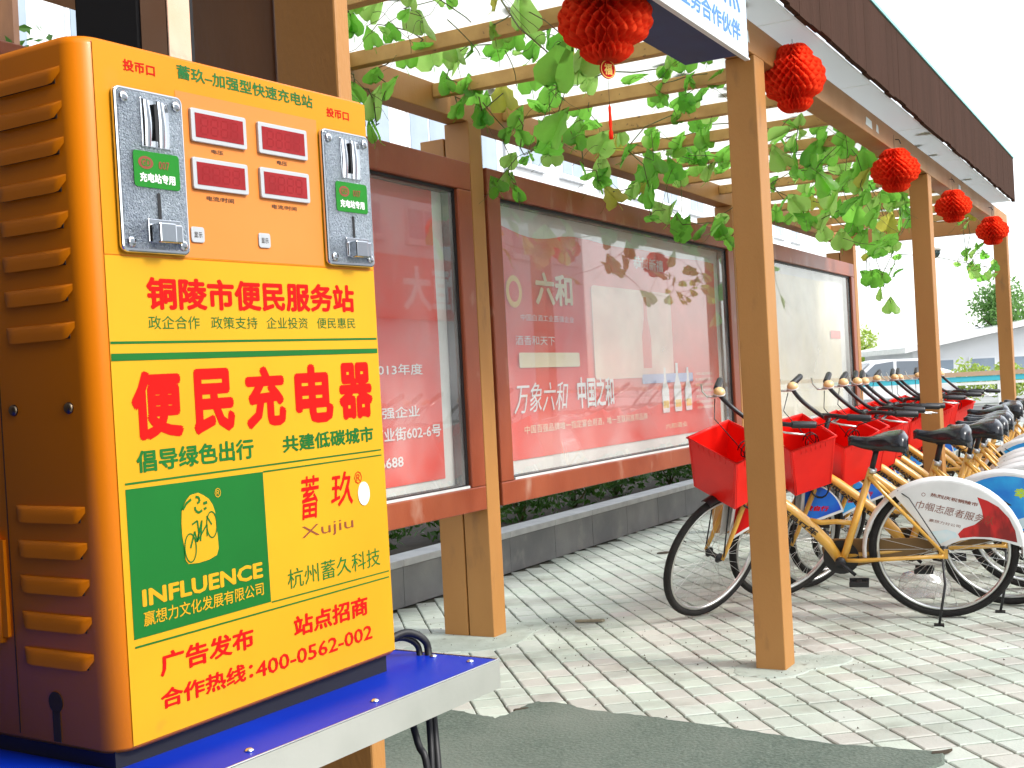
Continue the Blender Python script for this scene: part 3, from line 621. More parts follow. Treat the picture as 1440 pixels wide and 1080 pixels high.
# ------------------------------------------------------------------ vines
LEAVES=[(-1.36,-1.08,2.57,0.076),(-1.33,-0.23,2.2,0.128),(-1.29,-1.04,2.57,0.05),(-1.28,-1.03,2.57,0.067),(-1.22,-0.84,2.57,0.057),(-1.2,-1.02,2.57,0.088),(-1.18,-1.18,2.57,0.07),(-1.15,-0.78,2.57,0.057),(-1.12,-0.74,2.57,0.05),(-1.11,-1.19,2.57,0.05),(-1.11,-1.18,2.57,0.08),(-1.09,-0.96,2.57,0.05),(-1.04,-0.6,2.57,0.077),(-0.97,-1.13,2.57,0.05),(-0.97,-0.96,2.57,0.122),(-0.94,-1.38,2.41,0.05),(-0.94,-1.12,2.57,0.062),(-0.93,-1.22,2.57,0.073),(-0.92,-1.38,2.45,0.053),(-0.86,-0.6,2.56,0.128),(-0.84,-0.37,2.36,0.128),(-0.83,-1.38,2.4,0.093),(-0.81,-0.51,2.13,0.128),(-0.73,-1.38,2.26,0.082),(-0.72,-1.12,2.57,0.086),(-0.71,-1.38,2.37,0.122),(-0.71,-0.8,2.57,0.058),(-0.7,-1.38,2.27,0.089),(-0.7,-1.38,2.5,0.078),(-0.65,-1.26,2.57,0.111),(-0.64,-0.81,2.57,0.074),(-0.62,-0.94,2.57,0.119),(-0.6,-1.38,2.46,0.102),(-0.58,-0.78,2.57,0.096),(-0.57,-1.18,2.57,0.119),(-0.55,-1.07,2.57,0.091),(-0.52,-0.72,2.57,0.077),(-0.52,-0.66,2.57,0.064),(-0.47,-0.92,2.57,0.111),(-0.45,-1.14,2.57,0.125),(-0.4,-0.79,2.57,0.099),(-0.39,-0.67,2.57,0.098),(-0.37,-0.87,2.57,0.07),(-0.33,-0.66,2.57,0.086),(-0.15,-1.37,2.57,0.082),(-0.12,-0.93,2.29,0.128),(-0.07,-1.32,2.57,0.086),(-0.05,-1.38,2.47,0.085),(-0.04,-1.3,2.57,0.082),(-0.02,-0.75,2.55,0.128),(-0.01,-1.38,2.5,0.112),(0.04,-1.05,2.57,0.122),(0.04,-0.25,2.57,0.071),(0.08,-0.22,2.58,0.05),(0.11,-1.38,2.56,0.095),(0.16,-0.42,2.57,0.064),(0.17,-1.38,2.47,0.067),(0.17,-1.38,2.48,0.103),(0.17,-0.26,2.57,0.075),(0.19,-0.36,2.57,0.114),(0.24,-1.39,2.57,0.078),(0.25,-1.3,2.57,0.128),(0.28,-1.38,2.16,0.091),(0.29,-0.87,2.57,0.089),(0.31,-0.51,2.57,0.05),(0.32,-0.66,2.57,0.099),(0.33,-0.51,2.57,0.073),(0.34,-1.05,2.57,0.069),(0.34,-0.52,2.57,0.053),(0.35,-1.11,2.57,0.116),(0.37,-1.13,2.33,0.128),(0.39,-1.38,2.43,0.069),(0.4,-1.38,2.21,0.081),(0.42,-1.38,2.3,0.08),(0.43,-1.38,2.23,0.052),(0.48,-1.38,2.15,0.08),(0.49,-1.25,2.57,0.106),(0.52,-1.38,2.52,0.108),(0.52,-1.25,2.57,0.07),(0.55,-0.49,2.57,0.082),(0.55,-0.47,2.57,0.052),(0.56,-1.38,2.44,0.095),(0.57,-1.38,2.33,0.054),(0.6,-0.64,2.57,0.076),(0.62,-0.37,2.57,0.092),(0.64,-1.38,2.36,0.052),(0.69,-1.11,2.57,0.122),(0.72,-1.23,2.57,0.082),(0.72,-0.69,2.57,0.092),(0.76,-0.72,2.57,0.114),(0.76,-0.48,2.57,0.126),(0.87,-1.38,2.39,0.099),(0.89,-0.63,2.57,0.092),(0.92,-0.69,2.57,0.081),(0.95,-0.66,2.57,0.103),(0.96,-1.38,2.39,0.069),(0.99,-0.62,2.57,0.05),(1.04,-1.28,2.57,0.065),(1.06,-1.32,2.52,0.128),(1.07,-1.18,2.45,0.128),(1.08,-1.24,2.57,0.095),(1.14,-1.07,2.4,0.128),(1.19,-0.97,2.17,0.128),(1.24,-0.81,2.57,0.079),(1.25,-1.38,2.51,0.073),(1.26,-1.38,2.36,0.09),(1.28,-1.4,2.57,0.12),(1.32,-1.38,2.35,0.082),(1.33,-0.64,2.57,0.112),(1.41,-0.77,2.57,0.094),(1.44,-1.38,2.31,0.092),(1.46,-1.05,2.38,0.128),(1.47,-1.06,2.57,0.061),(1.47,-0.71,2.57,0.126),(1.48,-1.38,2.36,0.108),(1.49,-1.38,2.41,0.123),(1.5,-1.38,2.33,0.102),(1.5,-1.26,2.57,0.092),(1.57,-1.32,2.57,0.097),(1.62,-0.82,2.57,0.07),(1.64,-1.38,2.27,0.126),(1.7,-1.14,2.57,0.109),(1.72,-1.15,2.57,0.101),(1.78,-0.31,2.57,0.057),(1.8,-0.44,2.51,0.128),(1.8,-0.43,2.38,0.128),(1.84,-0.36,2.37,0.128),(1.85,-1.04,2.57,0.103),(1.86,-0.89,2.57,0.118),(1.86,-0.38,2.57,0.081),(1.88,-0.29,2.38,0.128),(1.91,-0.22,2.23,0.128),(1.93,-1.38,2.33,0.114),(1.94,-1.28,2.43,0.128),(1.95,-0.92,2.57,0.102),(1.96,-1.28,2.57,0.081),(1.97,-1.38,2.37,0.075),(1.99,-0.97,2.57,0.093),(2,-1.18,2.18,0.128),(2,-1.13,2.57,0.113),(2.01,-1.15,2.43,0.128),(2.01,-0.22,2.14,0.128),(2.03,-1.14,2.57,0.123),(2.04,-1.38,2.37,0.092),(2.06,-1.06,2.57,0.102),(2.09,-1.38,2.41,0.099),(2.09,-1.38,2.46,0.088),(2.09,-0.29,2.57,0.096),(2.12,-1.38,2.39,0.126),(2.14,-0.41,2.57,0.055),(2.16,-1.38,2.33,0.108),(2.17,-1.38,2.43,0.126),(2.18,-1.38,2.36,0.08),(2.19,-1.38,2.19,0.099),(2.2,-1.38,2.43,0.118),(2.21,-0.55,2.57,0.128),(2.26,-1.38,2.51,0.127),(2.26,-1.14,2.57,0.108),(2.27,-1.38,2.55,0.102),(2.29,-1.18,2.57,0.094),(2.29,-1.07,2.57,0.068),(2.32,-0.51,2.57,0.087),(2.33,-1.01,2.12,0.128),(2.34,-0.22,2.3,0.128),(2.35,-0.22,2.63,0.106),(2.36,-1.38,2.25,0.111),(2.37,-0.22,2.15,0.128),(2.38,-1.12,2.57,0.102),(2.38,-0.57,2.57,0.111),(2.39,-1.15,2.57,0.098),(2.4,-1.31,2.5,0.128),(2.4,-0.22,2.56,0.128),(2.42,-1.1,2.57,0.11),(2.43,-1.27,2.14,0.128),(2.45,-0.98,2.57,0.1),(2.46,-0.56,2.57,0.082),(2.52,-1.11,2.48,0.128),(2.54,-0.38,2.57,0.124),(2.59,-1.04,2.57,0.111),(2.61,-0.22,2.57,0.066),(2.63,-1.38,2.22,0.08),(2.65,-0.25,2.13,0.128),(2.67,-1.38,2.13,0.096),(2.68,-1.38,2.19,0.089),(2.72,-0.32,2.57,0.1),(2.73,-1.38,2.51,0.125),(2.75,-1.26,2.57,0.107),(2.78,-0.63,2.25,0.128),(2.79,-0.22,2.24,0.128),(2.8,-0.41,2.57,0.078),(2.81,-0.59,2.15,0.128),(2.81,-0.22,2.36,0.128),(2.82,-1.32,2.57,0.116),(2.82,-1.17,2.57,0.083),(2.83,-0.31,2.57,0.109),(2.85,-0.52,2.45,0.128),(2.85,-0.5,2.13,0.128),(2.87,-1.12,2.57,0.126),(2.89,-0.44,2.55,0.128),(2.92,-0.22,2.5,0.128),(2.98,-0.28,2.45,0.128),(2.98,-0.27,2.35,0.128),(2.99,-0.22,2.14,0.128),(3.05,-0.54,2.57,0.097),(3.07,-1.38,2.19,0.12),(3.17,-0.64,2.57,0.079),(3.19,-0.3,2.57,0.092),(3.24,-0.22,2.25,0.128),(3.28,-0.22,2.49,0.128),(3.37,-0.51,2.57,0.117),(3.4,-0.39,2.57,0.081),(3.44,-1.38,2.24,0.116),(3.45,-0.22,2.15,0.128),(3.46,-1.38,2.23,0.092),(3.46,-0.81,2.57,0.105),(3.5,-1.38,2.32,0.124),(3.5,-0.22,2.34,0.128),(3.54,-0.33,2.28,0.128),(3.56,-1.38,2.22,0.126),(3.58,-0.79,2.57,0.08),(3.59,-0.52,2.57,0.112),(3.6,-0.83,2.57,0.123),(3.61,-0.74,2.57,0.128),(3.65,-1.38,2.16,0.107),(3.65,-0.22,2.28,0.128),(3.7,-0.47,2.51,0.128),(3.73,-0.36,2.02,0.128),(3.74,-0.22,2.29,0.128),(3.79,-0.36,2.57,0.122),(3.83,-1.09,2.57,0.112),(3.83,-0.5,2.52,0.128),(3.87,-0.63,2.11,0.128),(3.87,-0.59,2.52,0.128),(3.89,-0.22,2.21,0.128),(4,-1.07,2.45,0.128),(4,-0.22,2.37,0.128),(4.09,-0.9,2.43,0.128),(4.1,-0.93,2.57,0.128),(4.1,-0.22,2.31,0.128),(4.15,-0.8,2.36,0.128),(4.22,-0.94,2.51,0.128),(4.24,-0.63,2.25,0.128),(4.27,-0.58,2.15,0.128),(4.29,-0.84,2.45,0.128),(4.31,-0.52,2.54,0.128),(4.31,-0.5,2.09,0.128),(4.37,-0.4,2.14,0.128),(4.47,-0.56,2.53,0.128),(4.61,-1.38,2.46,0.084),(4.62,-0.58,2.57,0.095),(4.65,-0.61,1.88,0.128),(4.74,-0.85,2.45,0.128),(4.8,-1.15,2.49,0.128),(4.81,-1.38,2.48,0.128),(4.81,-0.65,2.08,0.128),(5.05,-0.81,2.52,0.128),(5.09,-0.51,2.51,0.128),(5.14,-0.63,2.25,0.128),(5.21,-1.38,2.49,0.122),(5.23,-0.53,2.57,0.111),(5.27,-1.07,2.57,0.119),(5.39,-0.71,2.15,0.128),(5.5,-1.38,2.53,0.118),(5.54,-0.52,2.57,0.112),(5.57,-0.9,2.57,0.12),(5.87,-0.79,1.97,0.128),(5.9,-0.73,1.72,0.128),(5.92,-1.28,2.41,0.128),(5.92,-0.69,2.24,0.128),(6.08,-1.31,2.4,0.088),(6.13,-0.91,1.98,0.128),(6.21,-0.75,2.26,0.128),(6.33,-1.02,2.05,0.113),(6.33,-0.12,1.97,0.076),(6.34,0.06,2.02,0.076),(6.36,-1.04,2.4,0.1),(6.36,-0.17,2.16,0.082),(6.44,-0.78,2.05,0.102),(6.46,-0.09,2.22,0.058),(6.47,-0.06,2.23,0.077),(6.5,-0.66,2.5,0.128),(6.52,-0.99,2.07,0.084),(6.56,-0.16,2.03,0.073),(6.62,-0.11,2.03,0.083),(6.64,-0.29,2.09,0.052),(6.65,0.01,2.08,0.05),(6.71,-0.81,2.39,0.128),(6.74,-0.22,2.15,0.057),(6.77,-0.15,1.99,0.067),(6.82,-0.32,2.11,0.08),(6.82,-0.09,2.16,0.079),(6.85,-1.25,2.57,0.128),(6.87,-0.22,2.47,0.107),(6.9,-0.17,2.06,0.074),(6.95,-0.05,1.98,0.08),(6.95,-0.02,1.98,0.057),(6.97,-0.94,2.11,0.111),(6.99,-0.26,2.2,0.055),(7.01,-1.05,1.9,0.108),(7.03,-0.23,2.08,0.087),(7.08,-0.22,2.59,0.128),(7.09,-1.04,2.57,0.105),(7.11,-0.14,2.21,0.059),(7.14,-1.13,2.4,0.109),(7.15,-0.25,2.1,0.082),(7.15,-0.22,2.22,0.105),(7.21,-0.3,2.24,0.082),(7.22,-0.92,2.26,0.086),(7.31,-0.33,2.54,0.095),(7.31,-0.22,2.59,0.089),(7.35,-0.2,2,0.089),(7.43,-0.13,2.02,0.107)]
def rib_tint(me):
    ca = me.color_attributes.new('tint', 'FLOAT_COLOR', 'POINT'); buf = []
    for v in me.vertices:
        ax_ = abs(v.co.x); k = 1.45 if ax_ < .012 else (0.82 if ax_ < .30 else 1.05); buf += [k, k, k * .9, 1]
    ca.data.foreach_set('color', buf)
def leaf_mesh(kind, m):
    rg = random.Random(kind * 7 + 1); mb = MB()
    if kind % 3 == 2: out = [(0, 0), (.16, -.10), (.36, -.02), (.42, .20), (.34, .46), (.20, .72), (0, 1.0)]
    elif kind % 3 == 1: out = [(0, 0), (.20, -.12), (.46, -.05), (.50, .16), (.40, .30), (.42, .50), (.24, .62), (.12, .82), (0, 1.0)]
    else: out = [(0, 0), (.22, -.14), (.44, -.08), (.54, .14), (.52, .34), (.36, .52), (.22, .78), (0, 1.02)]
    fold = 0.22 + 0.12 * rg.random(); curl = rg.uniform(0.1, 0.32)
    def z(x, y): return fold * abs(x) - curl * (y - .3) ** 2 + 0.05 * math.sin(7 * x + 5 * y + kind)
    L = []; n = len(out)
    vs = [(0, y, z(0, y)) for _, y in out]
    mid = [(0.55 * x, y, z(.55 * x, y) ) for x, y in out[1:-1]]
    full = [(x * rg.uniform(.94, 1.06), y, z(x, y) + rg.uniform(-.02, .03)) for x, y in out[1:-1]]
    for s in (1, -1):
        o = [(0, out[0][1], z(0, 0))] ; V = [(0, 0.02, 0)]; 
        M_ = [(s * x, y, zz) for x, y, zz in mid]; F_ = [(s * x, y, zz) for x, y, zz in full]; C_ = [(0, max(0.02, y), z(0, y) - .0) for _, y in out[1:-1]]
        base = (0, 0.03, z(0, .03)); tip = (0, out[-1][1], z(0, 1))
        k = len(M_); vs = [base, tip] + C_ + M_ + F_
        fs = [(0, 2, 2 + k), (0, 2 + k, 2 + 2 * k), (1, 2 + k - 1, 2 + 2 * k - 1), (1, 2 + 2 * k - 1, 2 + 3 * k - 1)]
        for i in range(k - 1):
            fs.append((2 + i, 3 + i, 3 + k + i, 2 + k + i)); fs.append((2 + k + i, 3 + k + i, 3 + 2 * k + i, 2 + 2 * k + i))
        mb.add(vs, fs, True)
    mb.tube([(0, .03, 0), (0, -.18, .05), (0, -.34, .16)], .012, 4, False)
    me = bpy.data.meshes.new('leaf'); me.from_pydata(mb.v, [], mb.f); me.update(); me.materials.append(m); me.polygons.foreach_set('use_smooth', [True] * len(me.polygons))
    bm = bmesh.new(); bm.from_mesh(me); bmesh.ops.remove_doubles(bm, verts=bm.verts, dist=.001); bm.to_mesh(me); bm.free(); rib_tint(me)
    return me
LMS = [leaf_mesh(k, leaf_ms[(0, 1, 0, 2, 0, 2, 1, 0, 0, 2, 3)[k]]) for k in range(11)]
vr = random.Random(21)
VN = [('over the charging box', -9), ('left of the largest lantern', -0.95), ('between the largest lantern and the first rear post', -0.5), ('over the first rear post', 0.0), ('hanging over the top corner of the middle case', 0.5),
      ('over the left of the middle case', 1.0), ('over the centre of the middle case', 1.6), ('above the middle case right of the lantern tassel', 2.2), ('left of the nearest front post', 2.9), ('right of the nearest front post', 3.6),
      ('behind the third lantern', 4.3), ('between the second front post and the far case', 5.1), ('near the far cross beam', 6.0), ('trailing down at the far end', 7.0)]
bounds = [b for _, b in VN[1:]] + [99]
groups = [[] for _ in VN]
for L_ in LEAVES:
    for k, b in enumerate(bounds):
        if L_[0] < b: groups[k].append(L_); break
for (nm, _), G in zip(VN, groups):
    if not G: continue
    cu = sum(g[0] for g in G) / len(G); cv = sum(g[1] for g in G) / len(G)
    t = thing('vine', 'green vine trailing through the rafters ' + nm, 'vine', pg(cu, cv, 2.3), 'leafy vines trailing through the pergola roof')
    # stems: greedy nearest path through the leaves
    rest = [Vector((g[0] - cu, -(g[1] - cv), g[2] - 2.3 + 0.03)) for g in G]; cur = max(rest, key=lambda p: p.y); path = [cur]; rest.remove(cur); strands = []
    while rest:
        nx = min(rest, key=lambda p: (p - cur).length)
        if (nx - cur).length > 0.42 or len(path) > 14:
            if len(path) > 1: strands.append(path)
            near = min((p for s in (strands or [[cur]]) for p in s), key=lambda p: (p - nx).length); path = [near, nx] if (near - nx).length < 0.8 else [nx]
        else: path.append(nx)
        rest.remove(nx); cur = nx
    if len(path) > 1: strands.append(path)
    for s in strands:
        pts = []
        for a, b in zip(s, s[1:]):
            m_ = (a + b) / 2 + Vector((vr.uniform(-.03, .03), vr.uniform(-.03, .03), vr.uniform(-.02, .03))); pts += [a, m_]
        pts.append(s[-1]); mb = MB(); mb.tube(pts, [0.0035 - 0.002 * i / len(pts) for i in range(len(pts))], 5); part('stem', mb, stem_m, t)
    us = sorted(g[0] - cu for g in G); mb = MB(); px_ = []; u_ = us[0] - .1
    while u_ < us[-1] + .1: px_.append((u_, .25 * math.sin(u_ * 2.1 + cu), max(.19, .245 + .02 * math.sin(u_ * 7 + cu)))); u_ += .09
    mb.tube(px_, .0022, 5)
    if len(px_) > 1: part('runner', mb, stem_m, t)
    mb = MB()
    for q in range(9):
        g = vr.choice(G); x_, y_, z_ = g[0] - cu, -(g[1] - cv), g[2] - 2.3; ph = vr.uniform(0, 6.28)
        mb.tube([(x_ + .02 * i * math.cos(ph) + .006 * math.sin(i * 1.3), y_ + .02 * i * math.sin(ph), z_ + .012 * math.sin(i * .9) - .004 * i * i * .4) for i in range(9)], .0011, 4)
    tag(part('tendrils', mb, stem_m, t), None, None, None, 'stuff')
    for g in G:
        p = Vector((g[0] - cu, -(g[1] - cv), g[2] - 2.3)); sz = g[3]
        # leaves hang: tip down and turned to the open side / light, varied
        rot = Matrix.Rotation(vr.gauss(-0.75, 0.75), 4, 'Z') @ Matrix.Rotation(R(vr.gauss(-68, 24) + 180), 4, 'X') @ Matrix.Rotation(math.pi, 4, 'Y') @ Matrix.Rotation(vr.uniform(-.6, .6), 4, 'Z'); sz *= 1.14
        link('leaf', LMS[vr.randrange(11) if vr.random() < .5 else vr.randrange(10)], t, Matrix.Translation(p) @ rot @ Matrix.Diagonal((sz, sz, sz, 1)) @ Matrix.Translation((0, -0.3, 0)))

# fallen leaves lying on top of the frosted panes
mb = MB(); lr = random.Random(77)
for _ in range(70):
    u, v = lr.uniform(-2.4, 6.6), lr.uniform(-1.5, .1); s = lr.uniform(.05, .11); a = lr.uniform(0, 6.28)
    P_ = [(0, 0), (.3, -.1), (.5, .2), (.3, .6), (0, 1), (-.3, .6), (-.5, .2), (-.3, -.1)]
    mb.add([(u + s * (x * math.cos(a) - y * math.sin(a)), -v + s * (x * math.sin(a) + y * math.cos(a)), 2.6435 + lr.uniform(0, .004)) for x, y in P_], [tuple(range(8))])
me = mb.mesh('leaf_litter', stem_m); tag(link('leaf_litter', me, None, MP), 'dead leaves scattered on top of the frosted roof panes', None, None, 'stuff')

# ================================================================== CHARGING BOX
BS = Vector((0.52993417, 0.84787576, 0.01662735)); BT = Vector((-0.00370182, -0.01729384, 0.9998436)); BN = Vector((0.8480307, -0.52991284, -0.00602592))
MBX = Matrix(((BS.x, -BN.x, BT.x, -0.3342), (BS.y, -BN.y, BT.y, 0.909), (BS.z, -BN.z, BT.z, 0.9299), (0, 0, 0, 1)))
cb = thing('charging_box', 'large yellow coin operated charging box with red Chinese lettering standing on the blue table', 'charging box', MBX)
X0, X1, HB, DB = 0.030, 0.3845, 0.560, 0.205
def outline(x0, x1, d, r0, r1):
    P = []
    for cx, cy, a, r in ((x0 + r0, r0, 180, r0), (x1 - r1, r1, 270, r1), (x1 - r1, d - r1, 0, r1), (x0 + r1, d - r1, 90, r1)):
        for k in range(7): t = R(a + 15 * k); P.append((cx + r * math.cos(t), cy + r * math.sin(t)))
    return P
mb = MB(); OL = outline(X0, X1, DB, 0.020, 0.006); n = len(OL); vs = []; fs = []
rings = [(0.004, 0.004), (0.0, 0.0), (None, HB - 0.007), (None, HB - .004), (None, HB - .0015), (None, HB)]
for ins, z in ((0.003, 0.0), (0.0, 0.004), (0.0, HB - 0.008), (0.0012, HB - 0.004), (0.0035, HB - 0.0012), (0.008, HB)):
    cx, cy = (X0 + X1) / 2, DB / 2
    for x, y in OL:
        vs.append((x - ins * (1 if x > cx else -1) , y - ins * (1 if y > cy else -1), z))
for i in range(5):
    for k in range(n): fs.append((i * n + k, i * n + (k + 1) % n, (i + 1) * n + (k + 1) % n, (i + 1) * n + k))
mb.add(vs, fs, True); mb.f += [tuple(range(n)), tuple(5 * n + k for k in range(n))]; mb.smooth += [False, False]
part('housing', mb, yellow_m, cb)
# side louvres: pressed hoods, open below
def louvre(z, y0, y1, h=0.0135, out=0.0034):
    mb = MB(); n = 14; vs = []; fs = []; J = 5
    for i in range(n + 1):
        s = i / n; y = y0 + (y1 - y0) * s
        e = min(1.0, min(s, 1 - s) / 0.10); e = math.sin(e * math.pi / 2)
        for j in range(J):
            t = j / (J - 1); vs.append((X0 - 0.0002 - out * e * math.sin(t * math.pi / 2) ** 0.8, y, z + h * (1 - t * t * (1 if e > .99 else (0.35 + .65 * e)))))
    for i in range(n):
        for j in range(J - 1): a = i * J + j; fs.append((a, a + J, a + J + 1, a + 1))
    mb.add(vs, fs, True)
    o = part('louvre', mb, yellow_m, cb)
    mb = MB(); mb.box(X0 - 0.0008, X0 - 0.0001, y0 + .006, y1 - .006, z + 0.0006, z + 0.0045); part('louvre_slot', mb, gap_m, o)
for z in (0.5225, 0.4956, 0.4677, 0.4388, 0.4105, 0.3819, 0.3538, 0.3245): louvre(z, 0.0195, 0.104)
for z in (0.1803, 0.1520, 0.1233, 0.0938, 0.0648): louvre(z, 0.0205, 0.1055)
for y in (0.1005, 0.0319):
    mb = MB(); mb.lathe([(0.0048, X0 + .0002), (0.0048, X0 - 0.0012), (0.0036, X0 - 0.0028), (0.001, X0 - 0.0034)], (0, y, 0.271), 14, 'X')
    part('screw', mb, mat('dark_screw', (0.18, 0.14, 0.10), rough=0.35, metal=1.0), cb)
mb = MB(); mb.lathe([(.001, X0 - .0006), (.0085, X0 - .0006), (.0085, X0 - .0001), (.001, X0 - .0001)], (0, .070, .036), 20, 'X', False); mb.box(X0 - 0.0006, X0 - 0.0001, 0.0655, 0.0745, 0.004, 0.029); part('cable_slot', mb, gap_m, cb)
mb = MB(); mb.tube([(X0 - .002, 0.134, 0.08), (X0 - .002, 0.134, 0.17)], 0.005, 10); mb.box(X0 - .003, X0 + .0, 0.122, 0.134, 0.085, 0.165); part('hinge', mb, yellow_m, cb)
mb = MB(); mb.box(X0 - 0.0004, X0 - 0.0001, 0.1170, 0.1180, 0.006, 0.55); part('door_seam', mb, gap_m, cb)
# printed label sheet
lb = flat('front_label', [[(0.0455, 0.004), (X1 - .0045, 0.004), (X1 - .0045, 0.3885), (0.0455, 0.3885)]], label_m, cb, -0.0004)
flat('upper_label', [[(0.0455, 0.3895), (X1 - .0045, 0.3895), (X1 - .0045, 0.556), (0.0455, 0.556)]], enamel_m, cb, -0.0004)
F = -0.0008
def T(s, x0, x1, z0, z1, m, bold=0.0, shear=0.0): return lettering(s, (x0, x1, z0, z1), m, lb, F, bold, shear=shear)
op = flat('display_label', [[(0.1275, 0.3905), (0.3042, 0.3905), (0.3042, 0.5298), (0.1275, 0.5298)]], orange_m, cb, -0.0007)
T('投币口', .0745, .1072, .5370, .5462, red_m, .025); T('投币口', .3202, .3540, .5360, .5450, red_m, .025)
T('蓄玖–加强型快速充电站', .1310, .3008, .5402, .5522, green_m, .02)
T('铜陵市便民服务站', .0848, .3462, .3462, .3732, red_m, .034)
T('政企合作', .0850, .1404, .3305, .3415, green_m); T('政策支持', .1533, .2093, .3305, .3412, green_m); T('企业投资', .2207, .2761, .3305, .3410, green_m); T('便民惠民', .2892, .3460, .3305, .3408, green_m)
flat('green_rule', [[(.0460, .3190), (.3782, .3190), (.3782, .3210), (.0460, .3210)]], green_m, lb, F)
flat('green_rule', [[(.0460, .3057), (.3782, .3055), (.3782, .3102), (.0460, .3115)]], green_m, lb, F)
for ch, a, b in (('便', .0630, .1162), ('民', .1275, .1752), ('充', .1890, .2400), ('电', .2530, .3062), ('器', .3150, .3668)): T(ch, a, b, .2415, .2970, red_m, .046)
T('倡导绿色出行', .0645, .1955, .2160, .2340, green_m, .03); T('共建低碳城市', .2325, .3645, .2172, .2328, green_m, .03)
flat('green_rule', [[(.0520, .2080), (.3752, .2072), (.3752, .2086), (.0520, .2096)]], green_m, lb, F)
flat('green_rule', [[(.2055, .2022), (.3755, .2019), (.3755, .2031), (.2055, .2036)]], green_m, lb, F)
gp = flat('green_panel', [[(.0520, .0862), (.2062, .0866), (.2050, .2030), (.0520, .2046)]], green_m, cb, -0.0007)
G = -0.0011
def TG(s, x0, x1, z0, z1, bold=0.0): return lettering(s, (x0, x1, z0, z1), label_m, gp, G, bold)
# stamp shaped logo with a cyclist
st = [(.1135, .1890), (.1180, .1925), (.1270, .1935), (.1330, .1905), (.1385, .1870), (.1425, .1815), (.1448, .1750), (.1450, .1640), (.1462, .1540), (.1465, .1440), (.1440, .1385), (.1350, .1360), (.1230, .1352), (.1120, .1362), (.1090, .1400), (.1085, .1500), (.1070, .1600), (.1068, .1700), (.1078, .1800), (.1105, .1850)]
flat('logo_stamp', [st], label_m, gp, G)
LG = []
LG += stroke([(.1090, .1815), (.1130, .1862), (.1185, .1890)], .0022) + stroke([(.1235, .1905), (.1272, .1895), (.1278, .1862), (.1250, .1848)], .0020) + stroke([(.1222, .1822), (.1228, .1788), (.1262, .1768), (.1300, .1785)], .0020) + stroke([(.1318, .1838), (.1362, .1845)], .0024) + stroke([(.1320, .1790), (.1350, .1800)], .002)
def ring(cx, cz, a, b, w_): P = [(cx + a * math.cos(t * math.pi / 10), cz + b * math.sin(t * math.pi / 10)) for t in range(21)]; return stroke(P, w_)
LG += ring(.1150, .1490, .0062, .0118, .0012) + ring(.1400, .1650, .0058, .0110, .0012)
LG += stroke([(.1150, .1490), (.1205, .1620), (.1225, .1530), (.1290, .1700), (.1262, .1530)], .0016) + stroke([(.1225, .1530), (.1345, .1660), (.1340, .1560)], .0014) + stroke([(.1180, .1680), (.1240, .1705), (.1250, .1600), (.1225, .1530)], .0016) + stroke([(.1345, .1730), (.1400, .1650)], .0014)
flat('logo_cyclist', LG, green_m, gp, G - .0004)
lettering('®', (.1455, .1528, .1868, .1950), label_m, gp, G)
TG('INFLUENCE', .0620, .1975, .1100, .1240, .035)
TG('赢想力文化发展有限公司', .0622, .1972, .0945, .1062, .008)
T('蓄', .2530, .2775, .1530, .1930, red_m, .01, .1); T('玖', .2960, .3290, .1590, .1920, red_m, .012, .12); T('®', .3310, .3425, .1775, .1900, red_m)
T('Xujiu', .2512, .3255, .1330, .1470, brown_print, -0.005)
T('杭州蓄久科技', .2290, .3640, .0930, .1110, green_m, 0)
mb = MB(); mb.prism_y(circ(.3440, .1672, .0088, 32, .0116), -0.0012, -0.0005); part('white_sticker', mb, white_m, cb)
flat('green_rule', [[(.0525, .0792), (.3768, .0782), (.3768, .0795), (.0525, .0808)]], green_m, lb, F)
flat('green_rule', [[(.2070, .0854), (.3773, .0842), (.3773, .0854), (.2070, .0867)]], green_m, lb, F)
T('广告发布', .0762, .1820, .0508, .0700, red_m, .03); T('站点招商', .2335, .3405, .0480, .0672, red_m, .03)
T('合作热线：', .0750, .1790, .0245, .0405, red_m, .03); T('400-0562-002', .1822, .3450, .0232, .0372, red_m, .015)
# displays
D = -0.0008
for (a, b, c, d, t1, tz) in ((.1410, .2060, .4890, .5172, '电压', (.1650, .1790, .4815, .4850)), (.2211, .2862, .4885, .5168, '电压', (.2462, .2598, .4810, .4850)),
                             (.1400, .2050, .4488, .4756, '电流/时间', (.1562, .1885, .4402, .4444)), (.2208, .2862, .4484, .4760, '电流/时间', (.2362, .2692, .4400, .4440))):
    mb = MB(); mb.prism_y(rrect(a, b, c, d, .002), -0.0038, -0.0008); e = part('display', mb, bezel_m, cb, 0.0006)
    mb = MB(); mb.box(a + .0042, b - .0042, -0.0041, -0.0039, c + .0038, d - .0038); part('display_window', mb, window_m, e)
    segs = []
    w_ = (b - a - .018) / 4
    for q in range(4):
        x = a + .009 + q * w_ + .0015; W_ = w_ - .004; z0, z1 = c + .0072, d - .0072; zm = (z0 + z1) / 2; t = .0013
        for P in ([(x, z0), (x + W_, z0)], [(x, z1), (x + W_, z1)], [(x, zm), (x + W_, zm)], [(x, z0), (x, zm)], [(x, zm), (x, z1)], [(x + W_, z0), (x + W_, zm)], [(x + W_, zm), (x + W_, z1)]):
            (p, q0), (r, s0) = P; k = .0009
            if p == r: P = [(p, q0 + k), (r, s0 - k)]
            else: P = [(p + k, q0), (r - k, s0)]
            segs += stroke([(p_ + (z_ - zm) * .06, z_) for p_, z_ in P], t)
    flat('digit', segs, seg_m, e, -0.00425)
    lettering(t1, tz, dark_print, op, -0.0011, .01)
